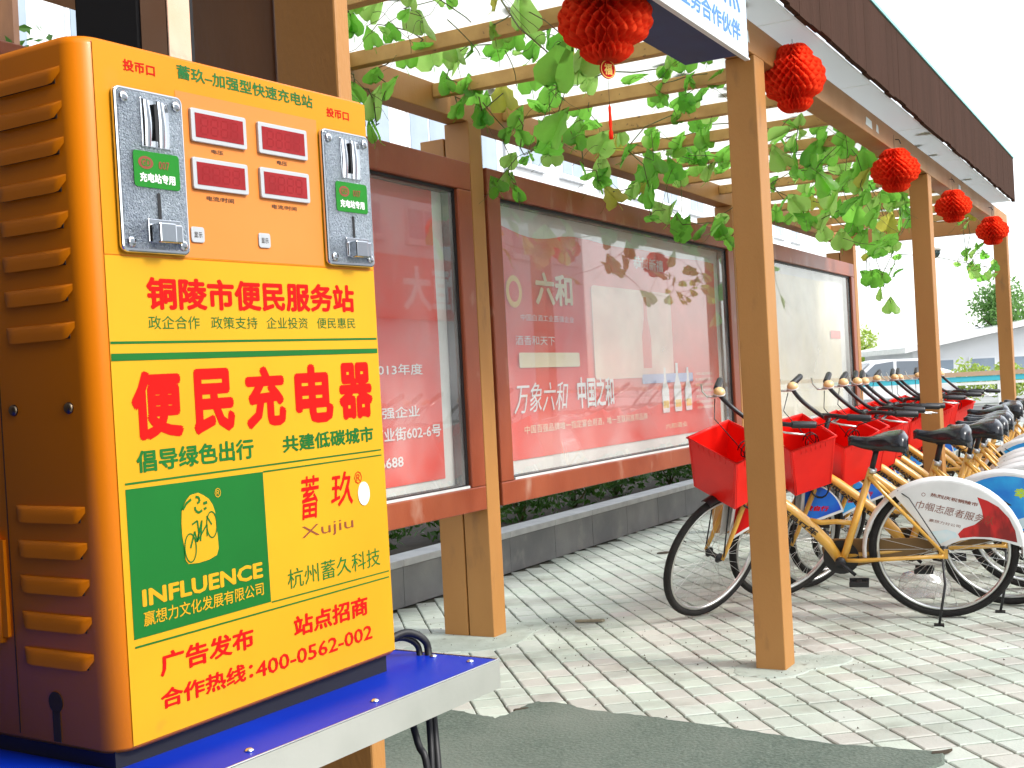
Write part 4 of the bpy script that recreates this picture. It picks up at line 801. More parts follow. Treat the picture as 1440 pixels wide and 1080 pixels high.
for a, c in ((.1355, .4035), (.2158, .4033)):
    mb = MB(); mb.prism_y(rrect(a, a + .0148, c, c + .0132, .0024), -0.0022, -0.0008); e = part('button_label', mb, bezel_m, cb, 0.0004)
    lettering('显示', (a + .0028, a + .0120, c + .0040, c + .0088), dark_print, e, -0.0024, .01)
# coin acceptors
def coin_plate(px):
    mb = MB(); mb.prism_y(rrect(px, px + .0708, .3912, .5227, .006, 6), -0.0060, -0.0009); e = part('coin_acceptor', mb, chrome_m, cb, 0.0016)
    mb = MB(); mb.prism_y(rrect(px + .0030, px + .0678, .3945, .5200, .004, 5), -0.0066, -0.0061); part('face_plate', mb, plate_m, e, 0.0003)
    for sx in (.0085, .0623):
        for sz in (.3995, .5140):
            mb = MB(); mb.lathe([(0.0046, -0.0067), (0.0044, -0.0076), (0.003, -0.0084), (0.001, -0.0086)], (px + sx, 0, sz), 16, 'Y'); part('screw', mb, chrome_m, e)
    # upper slot insert: polished curved cheeks with a slit
    mb = MB(); a, b, z0, z1 = px + .0262, px + .0528, .4775, .5150
    for s0, s1 in ((a, a + .0119), (b - .0119, b)):
        vs = []; n = 8
        for i in range(n + 1):
            t = i / n; y = -0.0072 - 0.0012 * math.sin(t * math.pi); z = z0 + (z1 - z0) * t; vs += [(s0, y, z), (s1, y, z), (s0, -0.0066, z), (s1, -0.0066, z)]
        fs = []
        for i in range(n):
            o = 4 * i; fs += [(o, o + 1, o + 5, o + 4), (o + 2, o, o + 4, o + 6), (o + 1, o + 3, o + 7, o + 5)]
        mb.add(vs, fs, True)
    part('coin_guide', mb, chrome_m, e)
    mb = MB(); mb.box(a - .0012, b + .0012, -0.0072, -0.0064, z0 - .001, z1 + .001); part('guide_seat', mb, chrome_m, e, .0003)
    mb = MB(); mb.box((a + b) / 2 - .0016, (a + b) / 2 + .0016, -0.0087, -0.0073, z0 + .005, z1 - .003); part('coin_slot', mb, black_m, e)
    mb = MB(); mb.prism_y(rrect(px + .0145, px + .0622, .4440, .4730, .003), -0.0072, -0.0067); part('green_sticker', mb, stick_g, e)
    flat('badge', [circ(px + .0268, .4638, .0078, 24, .0052)], brown_print, e, -0.0074)
    lettering('GD', (px + .0222, px + .0315, .4608, .4668), stick_g, e, -0.0076, .02)
    lettering('007', (px + .0400, px + .0515, .4598, .4664), brown_print, e, -0.0075, .02)
    lettering('充电站专用', (px + .0200, px + .0568, .4480, .4558), white_m, e, -0.0075, .035)
    mb = MB(); mb.prism_y(rrect(px + .0374, px + .0406, .4155, .4405, .0014), -0.0070, -0.0066); part('reject_slot', mb, black_m, e)
    mb = MB(); mb.box(px + .0255, px + .0600, -0.0080, -0.0066, .4000, .4190); part('return_seat', mb, chrome_m, e, .0006)
    mb = MB(); mb.box(px + .0275, px + .0450, -0.0190, -0.0081, .3990, .4150); part('return_lever', mb, chrome_m, e, .0012)
    mb = MB(); mb.box(px + .0455, px + .0575, -0.0130, -0.0081, .4000, .4150); part('return_cup', mb, chrome_m, e, .0012)
coin_plate(.0592); coin_plate(.3055)

# ================================================================== TABLE UNDER THE BOX
MT = MBX.copy(); ZTB = 0.919
MT = Matrix.Translation((0, 0, 0))
ts = Vector((math.sin(0.5585), math.cos(0.5585), 0)); tn = Vector((ts.y, -ts.x, 0))
MT = Matrix(((ts.x, -tn.x, 0, -0.3342), (ts.y, -tn.y, 0, 0.909), (0, 0, 1, 0.0), (0, 0, 0, 1)))
tb = thing('steel_table', 'blue topped table with aluminium edging carrying the yellow charging box', 'table', MT)
TX0, TX1, TY0, TY1 = -0.62, 0.463, -0.072, 0.30
mb = MB(); mb.box(TX0, TX1 - .0016, TY0 + .0016, TY1, ZTB - 0.022, ZTB - 0.0012); part('table_top', mb, blue_m, tb, .001)
mb = MB(); mb.box(TX0, TX1, TY0, TY0 + .0014, ZTB - 0.031, ZTB - 0.0014); mb.box(TX1 - .0014, TX1, TY0 + .0016, TY1, ZTB - 0.031, ZTB - 0.0014); part('edge_trim', mb, alu_m, tb)
mb = MB(); mb.tube([(TX0, TY0 + .0006, ZTB - .0012), (TX1 - .0008, TY0 + .0006, ZTB - .0012), (TX1 - .0008, TY1, ZTB - .0012)], .0011, 6); part('edge_bead', mb, alu_edge, tb)
for x, y in ((0.441, -0.050), (0.277, -0.055), (0.115, -0.055), (-0.05, -0.055), (-0.20, -0.055), (0.448, 0.002), (0.448, .15)):
    mb = MB(); mb.lathe([(.0040, ZTB - .0012), (.0038, ZTB), (.0024, ZTB + .0012), (.0004, ZTB + .0016)], (x, y, 0), 14); part('rivet', mb, alu_edge, tb)
mb = MB(); mb.box(TX0 + .05, TX1 - .16, 0.02, 0.05, ZTB - .06, ZTB - .0225); mb.box(TX0 + .05, TX1 - .16, 0.22, 0.25, ZTB - .06, ZTB - .0225); part('bearer', mb, gap_m, tb)
mb = MB(); mb.box(0.036, 0.378, 0.010, 0.20, -.0005 + ZTB - .0010, 0.9345); part('shadow_plinth', mb, black_m, tb)  # black block doubling as the shadow gap under the box
# pillar carrying the table
pr = thing('brown_pillar', 'dark brown double pillar rising behind the charging box', 'pillar', MP @ Matrix.Translation((-3.24, -0.33, 0)))
def pil(name, a, b, u0, u1, z0, z1, m, bev=.004): mb = MB(); mb.box(u0, u1, a, b, z0, z1); part(name, mb, m, pr, bev)
dkt = mat('dark_brown_panel', (0.20, 0.085, 0.03), (0.13, 0.055, 0.022), scale=4, rough=0.6, bump=0.12, bscale=90, stretch=(1, 1, .4), c3=(0.26, 0.14, 0.07), s3=9, f3=(.64, .8))
pil('post', 0.0, 0.124, 0.0, 0.036, 0, 2.9, timber)
pil('panel_board', 0.136, 0.42, 0.01, 0.05, 0, 2.9, dkt)
pil('rear_post', 0.30, 0.42, 0.055, 0.13, 0, 2.9, timber)
# black column and polished strip to the left
bc = thing('black_column', 'black steel column beside a polished strip behind the left end of the charging box', 'column', Matrix.Translation((-0.56, 1.62, 0)) @ Matrix.Rotation(R(-22), 4, 'Z'))
mb = MB(); mb.box(-0.0, 0.105, 0.0, 0.12, 0, 2.9); part('column_shaft', mb, mat('matt_black', (0.006, 0.006, 0.007), rough=.8), bc, .004)
mb = MB(); mb.box(0.107, 0.150, 0.0, 0.05, 0, 2.9); part('polished_strip', mb, mat('copper_steel', (0.75, 0.42, 0.26), (0.8, .6, .45), scale=3, rough=0.14, metal=1.0, bump=.15, bscale=9), bc, .002)
# cables
def cable(name, pts, r, label, M=None):
    mb = MB(); P = []
    V = [Vector(p) for p in pts]
    for i in range(len(V) - 1):
        a = V[max(i - 1, 0)]; b = V[i]; c = V[i + 1]; d = V[min(i + 2, len(V) - 1)]
        for q in range(6):
            t = q / 6; P.append(0.5 * ((2 * b) + (c - a) * t + (2 * a - 5 * b + 4 * c - d) * t * t + (3 * b - a - 3 * c + d) * t ** 3))
    P.append(V[-1]); b0 = V[-1]; mb.tube([p - b0 for p in P], r, 8)
    o = link(name, mb.mesh(name, black_m), None, Matrix.Translation(b0)); return tag(o, label, 'cable', 'black cables hanging around the blue table')
cable('power_cable', [(-0.150, 1.255, 0.934), (-0.142, 1.27, 0.942), (-0.125, 1.29, 0.945), (-0.108, 1.30, 0.934), (-0.104, 1.30, 0.915), (-0.100, 1.27, 0.86), (-0.094, 1.23, 0.75), (-0.095, 1.22, 0.4), (-0.10, 1.24, 0.004)], 0.0042, 'black cable looping over the table end and hanging straight down, outer one')
cable('power_cable', [(-0.158, 1.26, 0.930), (-0.148, 1.275, 0.937), (-0.132, 1.295, 0.939), (-0.117, 1.302, 0.930), (-0.113, 1.30, 0.912), (-0.104, 1.26, 0.86), (-0.101, 1.225, 0.75), (-0.103, 1.215, 0.4), (-0.11, 1.23, 0.004)], 0.0036, 'black cable doubled behind the one hanging straight from the table end')
cable('power_cable', [(-0.165, 1.25, 0.925), (-0.150, 1.25, 0.905), (-0.128, 1.24, 0.89), (-0.112, 1.21, 0.85), (-0.101, 1.20, 0.80), (-0.09, 1.20, 0.5), (-0.12, 1.22, 0.004)], 0.0038, 'slanting black cable to the left of the straight ones under the table')
# added walls and roof, out of view, keeping light off the box's left side
ki = thing('shade_walls', 'dark walls and roof added out of view to shade the left of the charging box', 'shade_walls', Matrix.Translation((-1.0, 0.6, 0)) @ Matrix.Rotation(R(-8), 4, 'Z'))
dk = mat('shade_walls_dark', (0.035, 0.030, 0.028), (0.05, 0.04, 0.035), scale=3, rough=.6)
mb = MB(); mb.box(-0.12, 0.0, -3.0, 1.35, 0, 2.9); part('wall', mb, dk, ki)
mb = MB(); mb.box(0.001, 2.0, -1.5, -1.35, 0, 2.9); part('shade_side_wall', mb, dk, ki)
mb = MB(); mb.box(-2.2, 0.45, -3.2, 1.50, 2.91, 3.05); mb.box(0.451, 2.0, -3.2, -1.2, 2.91, 3.05); part('roof', mb, dk, ki)
mb = MB(); mb.box(0.002, 0.03, -1.2, 0.2, 0.9, 1.9); part('shade_panel', mb, gap_m, ki)

# ================================================================== BICYCLES
WB = 1.093; RW = 0.335
HAng = R(70); sax = Vector((-math.cos(HAng), 0, math.sin(HAng))); so = Vector((WB - .05 * math.sin(HAng), 0, RW - .05 * math.cos(HAng)))
def steer_m(a): return Matrix.Translation(so) @ Matrix.Rotation(a, 4, sax) @ Matrix.Translation(-so)
def sp(z, off=0.0): t = (z - so.z) / sax.z; return (so.x + sax.x * t + off, 0, z)
def wheel(parent, cx, name, Mx, seed):
    e = bpy.data.objects.new(name, None); COL.objects.link(e); e.parent = parent; e.matrix_local = Mx @ Matrix.Translation((cx, 0, RW))
    mb = MB(); mb.torus((0, 0, 0), 0.317, 0.019, 64, 10, ry=0.018); part('tyre', mb, tyre_m, e)
    mb = MB(); mb.torus((0, 0, 0), 0.295, 0.009, 56, 8, ry=0.012); part('rim', mb, rim_m, e)
    mb = MB(); mb.lathe([(.006, -.055), (.012, -.05), (.012, -.042), (.026, -.035), (.026, -.031), (.013, -.028), (.013, .028), (.026, .031), (.026, .035), (.012, .042), (.012, .05), (.006, .055)], (0, 0, 0), 14, 'Y'); part('hub', mb, bikeblk_m, e)
    mb = MB()
    for k in range(32):
        a = 2 * math.pi * k / 32; s = 1 if k % 2 else -1; c = a + (0.42 if (k // 2) % 2 else -0.42)
        mb.tube([(.024 * math.cos(c), s * .033, .024 * math.sin(c)), (.288 * math.cos(a), s * .002, .288 * math.sin(a))], .0011, 4, False)
    part('spokes', mb, rim_m, e)
    mb = MB(); mb.tube([(.287 * math.cos(.7), 0, .287 * math.sin(.7)), (.255 * math.cos(.7), 0, .255 * math.sin(.7))], .0028, 6); part('valve', mb, bikeblk_m, e)
    return e
def arc_fender(a0, a1, r, cx, cz, wd=.030):
    mb = MB(); n = 26; vs = []; fs = []
    prof = [(-wd, -.012), (-wd * .85, -.003), (-wd * .4, .003), (0, .005), (wd * .4, .003), (wd * .85, -.003), (wd, -.012)]
    for i in range(n + 1):
        a = R(a0 + (a1 - a0) * i / n)
        for y, dr in prof: vs.append((cx + (r + dr) * math.cos(a), y, cz + (r + dr) * math.sin(a)))
        for y, dr in reversed(prof): vs.append((cx + (r + dr - .003) * math.cos(a), y * .95, cz + (r + dr - .003) * math.sin(a)))
    m = 14
    for i in range(n):
        for k in range(m): a = i * m + k; b = i * m + (k + 1) % m; fs.append((a, b, b + m, a + m))
    mb.add(vs, fs, True); return mb
SK = [(.206, .611), (.008, .344), (-.030, .368), (-.080, .386), (-.131, .394), (-.170, .394), (-.208, .389), (-.275, .376), (-.345, .352)]
RF = 0.352
def on_arc(a, r=RF): return (r * math.cos(R(a)), RW - .015 + r * math.sin(R(a)))
SKIRT = SK + [on_arc(a) for a in range(175, 50, -6)]
def fender_rear(bike, style):
    e = part('rear_fender', arc_fender(-3, 184, .362, 0, RW - .012), fender_m, bike)
    for s in (1, -1):
        mb = MB(); mb.prism_y(SKIRT, s * .0305, s * .0325); k = part('skirt_panel', mb, fender_m, e, .0008)
    return e, 0.0325 + .0006
def skirt_flat(name, polys, m, par, y=.0332):
    mb = MB()
    for p in polys: mb.add([(a, y, b) for a, b in p], [tuple(range(len(p)))])
    me = bpy.data.meshes.new(name); me.from_pydata(mb.v, [], mb.f); me.update(); me.materials.append(m); return link(name, me, par)
def skirt_text(s, p0, p1, h, m, par, y=.0336, bold=0.0, shear=0.0):
    # runs from p0 (front, left in view) to p1 (rear), baseline p0->p1
    d = Vector((p1[0] - p0[0], p1[1] - p0[1])); L = d.length; d /= L; nrm = Vector((d.y, -d.x)); nrm = nrm if nrm.y > 0 else -nrm
    return lettering(s, (0, L, 0, h), m, par, fn=lambda X, Z: (p0[0] + d.x * X + nrm.x * Z, y, p0[1] + d.y * X + nrm.y * Z), bold=bold, shear=shear)
sky_print = mat('sky_blue_print', (0.02, 0.22, 0.72), (0.03, 0.42, 0.85), scale=9, rough=.35)
deep_print = mat('deep_blue_print', (0.005, 0.05, 0.50), (0.01, 0.16, 0.66), scale=7, rough=.35)
pale_print = mat('pale_aqua_print', (0.55, 0.74, 0.80), (0.70, 0.78, 0.80), scale=14, rough=.4)
cloth_print = mat('red_cloth_print', (0.55, 0.01, 0.01), (0.22, 0.004, 0.004), scale=9, rough=.4, stretch=(2.2, 1, .8), lo=.42, hi=.58)
lime_print = mat('lime_print', (0.55, 0.75, 0.02), rough=.4)
def graphics(kind, e):
    I = [(x * .93 - .008, .02 + z * .955 ) for x, z in SKIRT]
    if kind == 'cloth':
        skirt_flat('cloth_print', [[(-.160, .594), (-.178, .532), (-.182, .492), (-.143, .462), (-.094, .445), (-.069, .418), (-.078, .398), (-.14, .404), (-.212, .400), (-.272, .388), (-.325, .374), (-.318, .43), (-.294, .49), (-.250, .545), (-.205, .575)]], cloth_print, e)
        skirt_flat('watercolour_print', [[(.055, .43), (.012, .372), (-.03, .392), (-.065, .402), (-.06, .425), (-.02, .44)]], pale_print, e)
        skirt_text('热烈庆祝铜陵市', (.046, .603), (-.160, .548), .018, brown_print, e, bold=.02)
        skirt_text('巾帼志愿者服务队', (.114, .548), (-.224, .457), .040, brown_print, e, bold=-.002, shear=.1)
        skirt_text('赢想力分公司', (.057, .482), (-.079, .447), .014, brown_print, e)
        skirt_flat('round_emblem', [circ(.075, .612, .009)], brown_print, e); skirt_flat('round_emblem', [circ(.075, .612, .0065)], fender_m, e, .0335)
    elif kind == 'sky':
        skirt_flat('sky_print', [I], sky_print, e); skirt_flat('pale_print', [[(.06, .40), (.010, .368), (-.06, .396), (-.14, .404), (-.212, .400), (-.30, .385), (-.28, .44), (-.1, .46)]], pale_print, e, .0334)
        skirt_text('幸福', (-.045, .555), (-.165, .535), .05, lime_print, e, bold=.04)
        skirt_flat('pavilion_print', [[(.035, .515), (0, .54), (-.035, .515), (-.012, .515), (-.022, .46), (-.008, .46), (0, .50), (.008, .46), (.022, .46), (.012, .515)]], dark_print, e, .0338)
        skirt_flat('cloud_print', stroke([(.12, .585), (.09, .59), (.075, .575), (.09, .56), (.065, .555)], .006), white_m, e, .0338)
    elif kind == 'blue':
        skirt_flat('blue_print', [I], deep_print, e)
    elif kind == 'plain':
        skirt_flat('pale_band', [[(.05, .43), (.01, .375), (-.10, .400), (-.21, .400), (-.30, .385), (-.28, .43), (-.1, .45)]], pale_print, e)
def front_fender(bike, Mx, kind):
    e = bpy.data.objects.new('front_fender', arc_fender(78, 178, .346, WB, RW).mesh('front_fender', bikeblk_m)); COL.objects.link(e); e.parent = bike; e.matrix_local = Mx
    P = [on_arc(a, .350) for a in range(106, 168, 6)]; P = [(x + WB, z + .012) for x, z in P] + [(WB - .17, .41), (WB - .065, .40)]
    for s in (1, -1):
        mb = MB(); mb.prism_y(P, s * .0300, s * .0320); link('skirt_panel', mb.mesh('skirt_panel', fender_m), e)
    cx = sum(p[0] for p in P) / len(P); cz = sum(p[1] for p in P) / len(P)
    Q = [(cx + (x - cx) * .86, cz + (z - cz) * .86) for x, z in P]
    skirt_flat('skirt_print', [Q], {'red': red_m, 'blue': deep_print, 'sky': sky_print}[kind], e, .0328)
    d = [(WB - .10, .50), (WB - .24, .45)]
    if kind != 'red': skirt_text('爱自行', d[0], d[1], .03, red_m, e, .0334, bold=.05)
    return e
def make_bike(label, rear='cloth', front='red', M=None):
    b = thing('bicycle', label, 'bicycle', M, 'yellow public hire bicycles parked in a row under the pergola')
    I4 = Matrix.Identity(4); Sm = steer_m(STEER)
    def P(name, mb, m, Mx=I4, bevel=0.0, parent=None): return link(name, mb.mesh(name, m), parent or b, None if parent else Mx, bevel)
    # frame
    mb = MB()
    mb.tube([(.475, 0, .285), (.527, 0, .372), (.60, 0, .455), (.690, 0, .540), (.80, 0, .628), (.912, 0, .705)], [.023, .028, .030, .030, .030, .027], 16)
    mb.tube([(.468, 0, .262), (.441, 0, .332), (.302, 0, .735)], [.019, .018, .0165], 12)
    mb.tube([(.410, 0, .470), (.48, 0, .477), (.55, 0, .474), (.600, 0, .486)], .0125, 10)
    for s in (1, -1):
        mb.tube([(.455, s * .03, .292), (.38, s * .05, .296), (.0, s * .068, RW - .012)], .0105, 8)
        mb.tube([(.318, s * .016, .70), (.26, s * .045, .635), (.0, s * .068, RW)], .0085, 8)
        mb.box(-.02, .02, s * .068 - .003, s * .068 + .003, RW - .025, RW + .02)
    hd0, hd1 = sp(.625), sp(.80); mb.tube([hd0, hd1], .021, 14)
    mb.tube([(.47, -.037, .285), (.47, .037, .285)], .024, 14)
    P('frame', mb, bikey_m)
    # lettering wrapped round the down tube
    a0 = Vector((.57, 0, .425)); a1 = Vector((.895, 0, .692)); ax = (a1 - a0); L = ax.length; ax.normalize(); up = Vector((0, 1, 0)).cross(ax); up = -up if up.z < 0 else up
    lt = lettering('铜陵市公共自行车', (0, L, -.018, .018), dark_print, b, bold=.05, fn=lambda X, Z: tuple(a1 - ax * X + (Vector((0, 1, 0)) * math.cos(Z / .0300) + up * math.sin(Z / .0300)) * .0308))
    # seat
    mb = MB(); mb.tube([(.303, 0, .725), (.272, 0, .838)], .0135, 10); P('seat_post', mb, bikeblk_m)
    mb = MB(); mb.tube([(.302, 0, .715), (.296, 0, .737)], .020, 12); P('seat_clamp', mb, rim_m)
    mb = MB(); vs = []; fs = []; N = 18; Mq = 13
    for i in range(N + 1):
        t = i / N; x = .402 - .272 * t
        wd = .020 + .084 * (1 / (1 + math.exp(-(t - .52) * 11))) ; wd *= (math.sin(min(1, t / .06) * math.pi / 2) * .6 + .4) * (1 if t < .9 else math.sqrt(max(.05, 1 - ((t - .9) / .105) ** 2)))
        top = .905 - .016 * math.sin(min(1, t * 1.6) * math.pi) + .020 * max(0, t - .45) - (.028 * ((t - .88) / .12) ** 2 if t > .88 else 0) - (.014 * (1 - t / .08) ** 2 if t < .08 else 0)
        dep = .040 + .046 * t
        for k in range(Mq):
            q = -1 + 2 * k / (Mq - 1); y = wd * math.sin(q * math.pi / 2); z = top - dep * abs(q) ** 3.2 + (-.004 * (1 - abs(q)) if t > .5 else 0)
            vs.append((x, y, z))
        vs.append((x, 0, top - dep * .8))
    m = Mq + 1
    for i in range(N):
        for k in range(m): a = i * m + k; c = i * m + (k + 1) % m; fs.append((a, c, c + m, a + m))
    fs += [tuple(range(m)), tuple(N * m + k for k in range(m))]
    mb.add(vs, fs, True); sd_ = P('saddle', mb, saddle_m)
    mb = MB()
    for s in (1, -1):
        mb.tube([(.36, s * .012, .872), (.29, s * .022, .848), (.18, s * .045, .852)], .0035, 6)
        pts = [(.165 + .014 * math.cos(q * .9), s * .045 + .014 * math.sin(q * .9), .80 + .0035 * q) for q in range(15)]; mb.tube(pts, .0022, 5)
    mb.box(.255, .295, -.028, .028, .825, .85); link('seat_springs', mb.mesh('seat_springs', bikeblk_m), sd_)
    # drive
    mb = MB(); mb.tube([(.468, .045, .285), (.402, .052, .225)], .009, 8); mb.tube([(.468, -.045, .285), (.545, -.055, .425)], .009, 8); mb.lathe([(.03, -.040), (.085, -.042), (.085, -.038), (.03, -.036)], (.468, 0, .285), 26, 'Y', False); mb.lathe([(.001, .030), (.026, .032), (.026, .048), (.001, .050)], (.468, 0, .285), 14, 'Y'); P('crank', mb, bikeblk_m)
    for (x, y, z) in ((.385, .10, .205), (.560, -.10, .437)):
        mb = MB(); mb.box(x - .045, x + .045, y - .036, y - .020, z - .012, z + .012); mb.box(x - .045, x + .045, y + .020, y + .036, z - .012, z + .012); mb.box(x - .012, x + .012, y - .0195, y + .0195, z - .010, z + .010); mb.box(x - .045, x - .033, y - .0195, y + .0195, z - .006, z + .006); mb.box(x + .033, x + .045, y - .0195, y + .0195, z - .006, z + .006)
        P('pedal', mb, bikeblk_m, bevel=.002)
    mb = MB(); mb.prism_y([(.56, .33), (.52, .375), (.44, .375), (.05, .375), (.03, .335), (.05, .305), (.40, .235), (.47, .20), (.54, .24)], -.058, -.049); P('chain_guard', mb, mat('chain_guard_paint', (0.20, 0.11, 0.035), rough=.5), bevel=.003)
    mb = MB(); mb.tube([(.045, .045, .30), (.005, .075, .30), (.0, .115, .20), (.035, .20, .043)], .0062, 7); mb.box(.015, .06, .19, .215, .030, .040); P('kickstand', mb, bikeblk_m)
    mb = MB(); mb.tube([(.19, .02, .63), (.14, .05, .60), (.0, .10, .36)], .0028, 5); P('fender_stay', mb, bikeblk_m)
    wheel(b, 0, 'rear_wheel', I4, 1)
    e, yy = fender_rear(b, rear); graphics(rear, e)
    # steered assembly
    wheel(b, WB, 'front_wheel', Sm, 2)
    mb = MB()
    for s in (1, -1): mb.tube([(sp(.650)[0], s * .020, .650), (sp(.612)[0] + .002, s * .050, .612), (WB - .092, s * .054, .50), (WB - .035, s * .056, .395), (WB, s * .058, RW)], [.014, .0135, .0125, .011, .009], 10)
    mb.tube([(sp(.645)[0], -.03, .648), (sp(.645)[0], .03, .648)], .016, 8); P('fork', mb, bikey_m, Sm)
    mb = MB(); mb.tube([sp(.79), sp(.985)], .0125, 10); mb.tube([sp(.80), sp(.825)], .024, 12); mb.tube([sp(.985), (sp(.985)[0] + .045, 0, .995)], .014, 10); P('stem', mb, bikeblk_m, Sm)
    cx = sp(.985)[0] + .045
    bar = [(cx + .055, -.145, 1.062), (cx + .055, .0, 1.0)]
    half = [(cx, .0, .995), (cx + .005, .045, 1.00), (cx + .045, .105, 1.050), (cx + .050, .175, 1.082), (cx + .015, .245, 1.090), (cx - .05, .292, 1.086)]
    full = [(x, -y, z) for x, y, z in reversed(half)] + half[1:]
    V = [Vector(p) for p in full]; Q = []
    for i in range(len(V) - 1):
        a, p, c, d = V[max(i - 1, 0)], V[i], V[i + 1], V[min(i + 2, len(V) - 1)]
        for q in range(4):
            t = q / 4; Q.append(0.5 * ((2 * p) + (c - a) * t + (2 * a - 5 * p + 4 * c - d) * t * t + (3 * p - a - 3 * c + d) * t ** 3))
    Q.append(V[-1]); mb = MB(); mb.tube(Q, .0112, 10); hb = P('handlebar', mb, bikeblk_m, Sm)
    for s in (1, -1):
        p0 = Vector((cx + .018, s * .240, 1.090)); p1 = Vector((cx - .075, s * .308, 1.084)); mb = MB(); mb.tube([p0, p0 + (p1 - p0) * .06, p1 - (p1 - p0) * .06, p1], [.0145, .0172, .0165, .015], 12); link('grip', mb.mesh('grip', grip_m), hb)
        mb = MB(); mb.tube([(cx + .045, s * .205, 1.075), (cx + .095, s * .225, 1.078), (cx + .085, s * .27, 1.085), (cx + .03, s * .335, 1.082)], [.007, .0055, .0048, .004], 7); link('brake_lever', mb.mesh('brake_lever', rim_m), hb)
    mb = MB(); mb.lathe([(.012, 1.085), (.028, 1.094), (.029, 1.102), (.024, 1.114), (.013, 1.122), (.001, 1.124)], (cx + .045, -.195, 0), 18); link('bell', mb.mesh('bell', bell_m), hb)
    mb = MB(); mb.lathe([(.012, 1.078), (.0295, 1.090), (.0295, 1.096), (.027, 1.098)], (cx + .045, -.195, 0), 18); link('bell_base', mb.mesh('bell_base', fender_m), hb)
    # basket
    zt, zb_ = .950, .675; TP = [(.870, -.150), (1.135, -.160), (1.135, .160), (.870, .150)]; BP = [(.890, -.130), (1.108, -.138), (1.108, .138), (.890, .130)]
    mb = MB(); th = .005
    def ringp(P_, z, ins=0.0):
        cx_ = sum(p[0] for p in P_) / 4; return [(x - ins * (1 if x > cx_ else -1), y - ins * (1 if y > 0 else -1), z) for x, y in P_]
    vs = ringp(BP, zb_) + ringp(TP, zt) + ringp(TP, zt, th) + ringp(BP, zb_ + th, th)
    fs = [(0, 3, 2, 1)] + [(k, (k + 1) % 4, (k + 1) % 4 + 4, k + 4) for k in range(4)] + [(k + 4, (k + 1) % 4 + 4, (k + 1) % 4 + 8, k + 8) for k in range(4)] + [(k + 8, (k + 1) % 4 + 8, (k + 1) % 4 + 12, k + 12) for k in range(4)] + [(12, 13, 14, 15)]
    mb.add(vs, fs); bk_ = P('basket', mb, bikered_m, Sm, .006)
    mb = MB(); loop = [Vector(p) for p in ringp(TP, zt, -.002)]; mb.tube(loop + [loop[0]], .0058, 6); link('basket_rim', mb.mesh('basket_rim', bikered_m), bk_)
    mb = MB()
    for k in range(4):
        a, c = Vector(ringp(BP, zb_)[k]), Vector(ringp(BP, zb_)[(k + 1) % 4]); A, C = Vector(ringp(TP, zt)[k]), Vector(ringp(TP, zt)[(k + 1) % 4])
        for q in range(1, 9):
            for s0 in ((.03, .97) if q in (1, 8) else (.86, .97),): 
                t = q / 9 if q not in (1, 8) else (.04 if q == 1 else .96)
                p = a.lerp(c, t); r_ = A.lerp(C, t); nrm = (c - a).cross(A - a).normalized()
                mb.tube([p.lerp(r_, s0[0]) , p.lerp(r_, s0[1])], .0022, 4)
    link('basket_ribs', mb.mesh('basket_ribs', bikered_m), bk_)
    mb = MB(); mb.tube([(.86, 0, .80), (.885, .0, .78), (.92, 0, .685)], .009, 6); mb.box(.91, 1.08, -.02, .02, .662, .672); mb.tube([(1.05, .05, .672), (1.09, .062, .34)], .004, 5); mb.tube([(1.05, -.05, .672), (1.09, -.062, .34)], .004, 5); link('basket_bracket', mb.mesh('basket_bracket', bikeblk_m), bk_)
    # brake cables and coiled lock
    mb = MB()
    for s in (1, -1): mb.tube([(cx + .07, s * .20, 1.07), (cx + .15, s * .12, 1.02), (cx + .10, s * .04, .92), (cx + .03, s * .02, .82), (.93, s * .02, .70)], .0026, 5)
    pts = [(cx + .095 + .035 * math.cos(q * .52), .02 + .006 * q * .3, .90 + .040 * math.sin(q * .52)) for q in range(26)]; mb.tube(pts, .0032, 5)
    P('brake_cable', mb, bikeblk_m, Sm)
    mb = MB(); pts = [(.875 + .045 * math.cos(q * .45), .035 + .0008 * q, .62 + .055 * math.sin(q * .45)) for q in range(36)]; mb.tube(pts, .0042, 6); mb.tube([(.90, .03, .66), (.86, .035, .70), (.84, .03, .64)], .0042, 6); P('coil_lock', mb, bikeblk_m)
    ff = front_fender(b, Sm, front)
    mb = MB(); mb.box(.012, .034, -.04, .04, .545, .60) if False else mb.lathe([(.001, -.352), (.018, -.352), (.018, -.345), (.001, -.340)], (0, 0, .40), 12, 'X'); P('rear_reflector', mb, bikered_m)
    return b
STEER = 0.96
def bike_matrix(x, y, head, lean, z=0.0): return Matrix.Translation((x, y, z)) @ Matrix.Rotation(head, 4, 'Z') @ Matrix.Rotation(-lean, 4, 'X')
def pose_uv(u, v, head, lean=.168):
    p = MP @ Vector((u, -v, 0)); return bike_matrix(p.x, p.y, head, lean, .003)
b1 = make_bike('nearest yellow bicycle, partly behind the front post, white rear skirt with a red cloth print', 'cloth', 'red', bike_matrix(2.009, 5.776, 2.836, .168, .003))
STEER = 0.80
b2 = make_bike('second yellow bicycle in the row, sky blue rear skirt with lime lettering', 'sky', 'blue', bike_matrix(2.409, 5.992, 2.70, .168, .003))
STEER = 0.91
b3 = make_bike('third yellow bicycle in the row, plain white rear skirt behind the sky blue one', 'plain', 'sky', bike_matrix(2.702, 6.38, 2.81, .168, .003))
def dup(src, M, label): c = copy_tree(src); c.matrix_world = M; c['label'] = label; return c
dup(b2, bike_matrix(2.873, 6.739, 2.837, .16, .003), 'fourth yellow bicycle in the row, its handlebar crowding the third one')
dup(b3, pose_uv(2.98, .66, 2.86, .15), 'fifth yellow bicycle, close to the left of the second front post')
dup(b1, pose_uv(3.36, .62, 2.84, .17), 'sixth yellow bicycle, last one on the near side of the second front post')
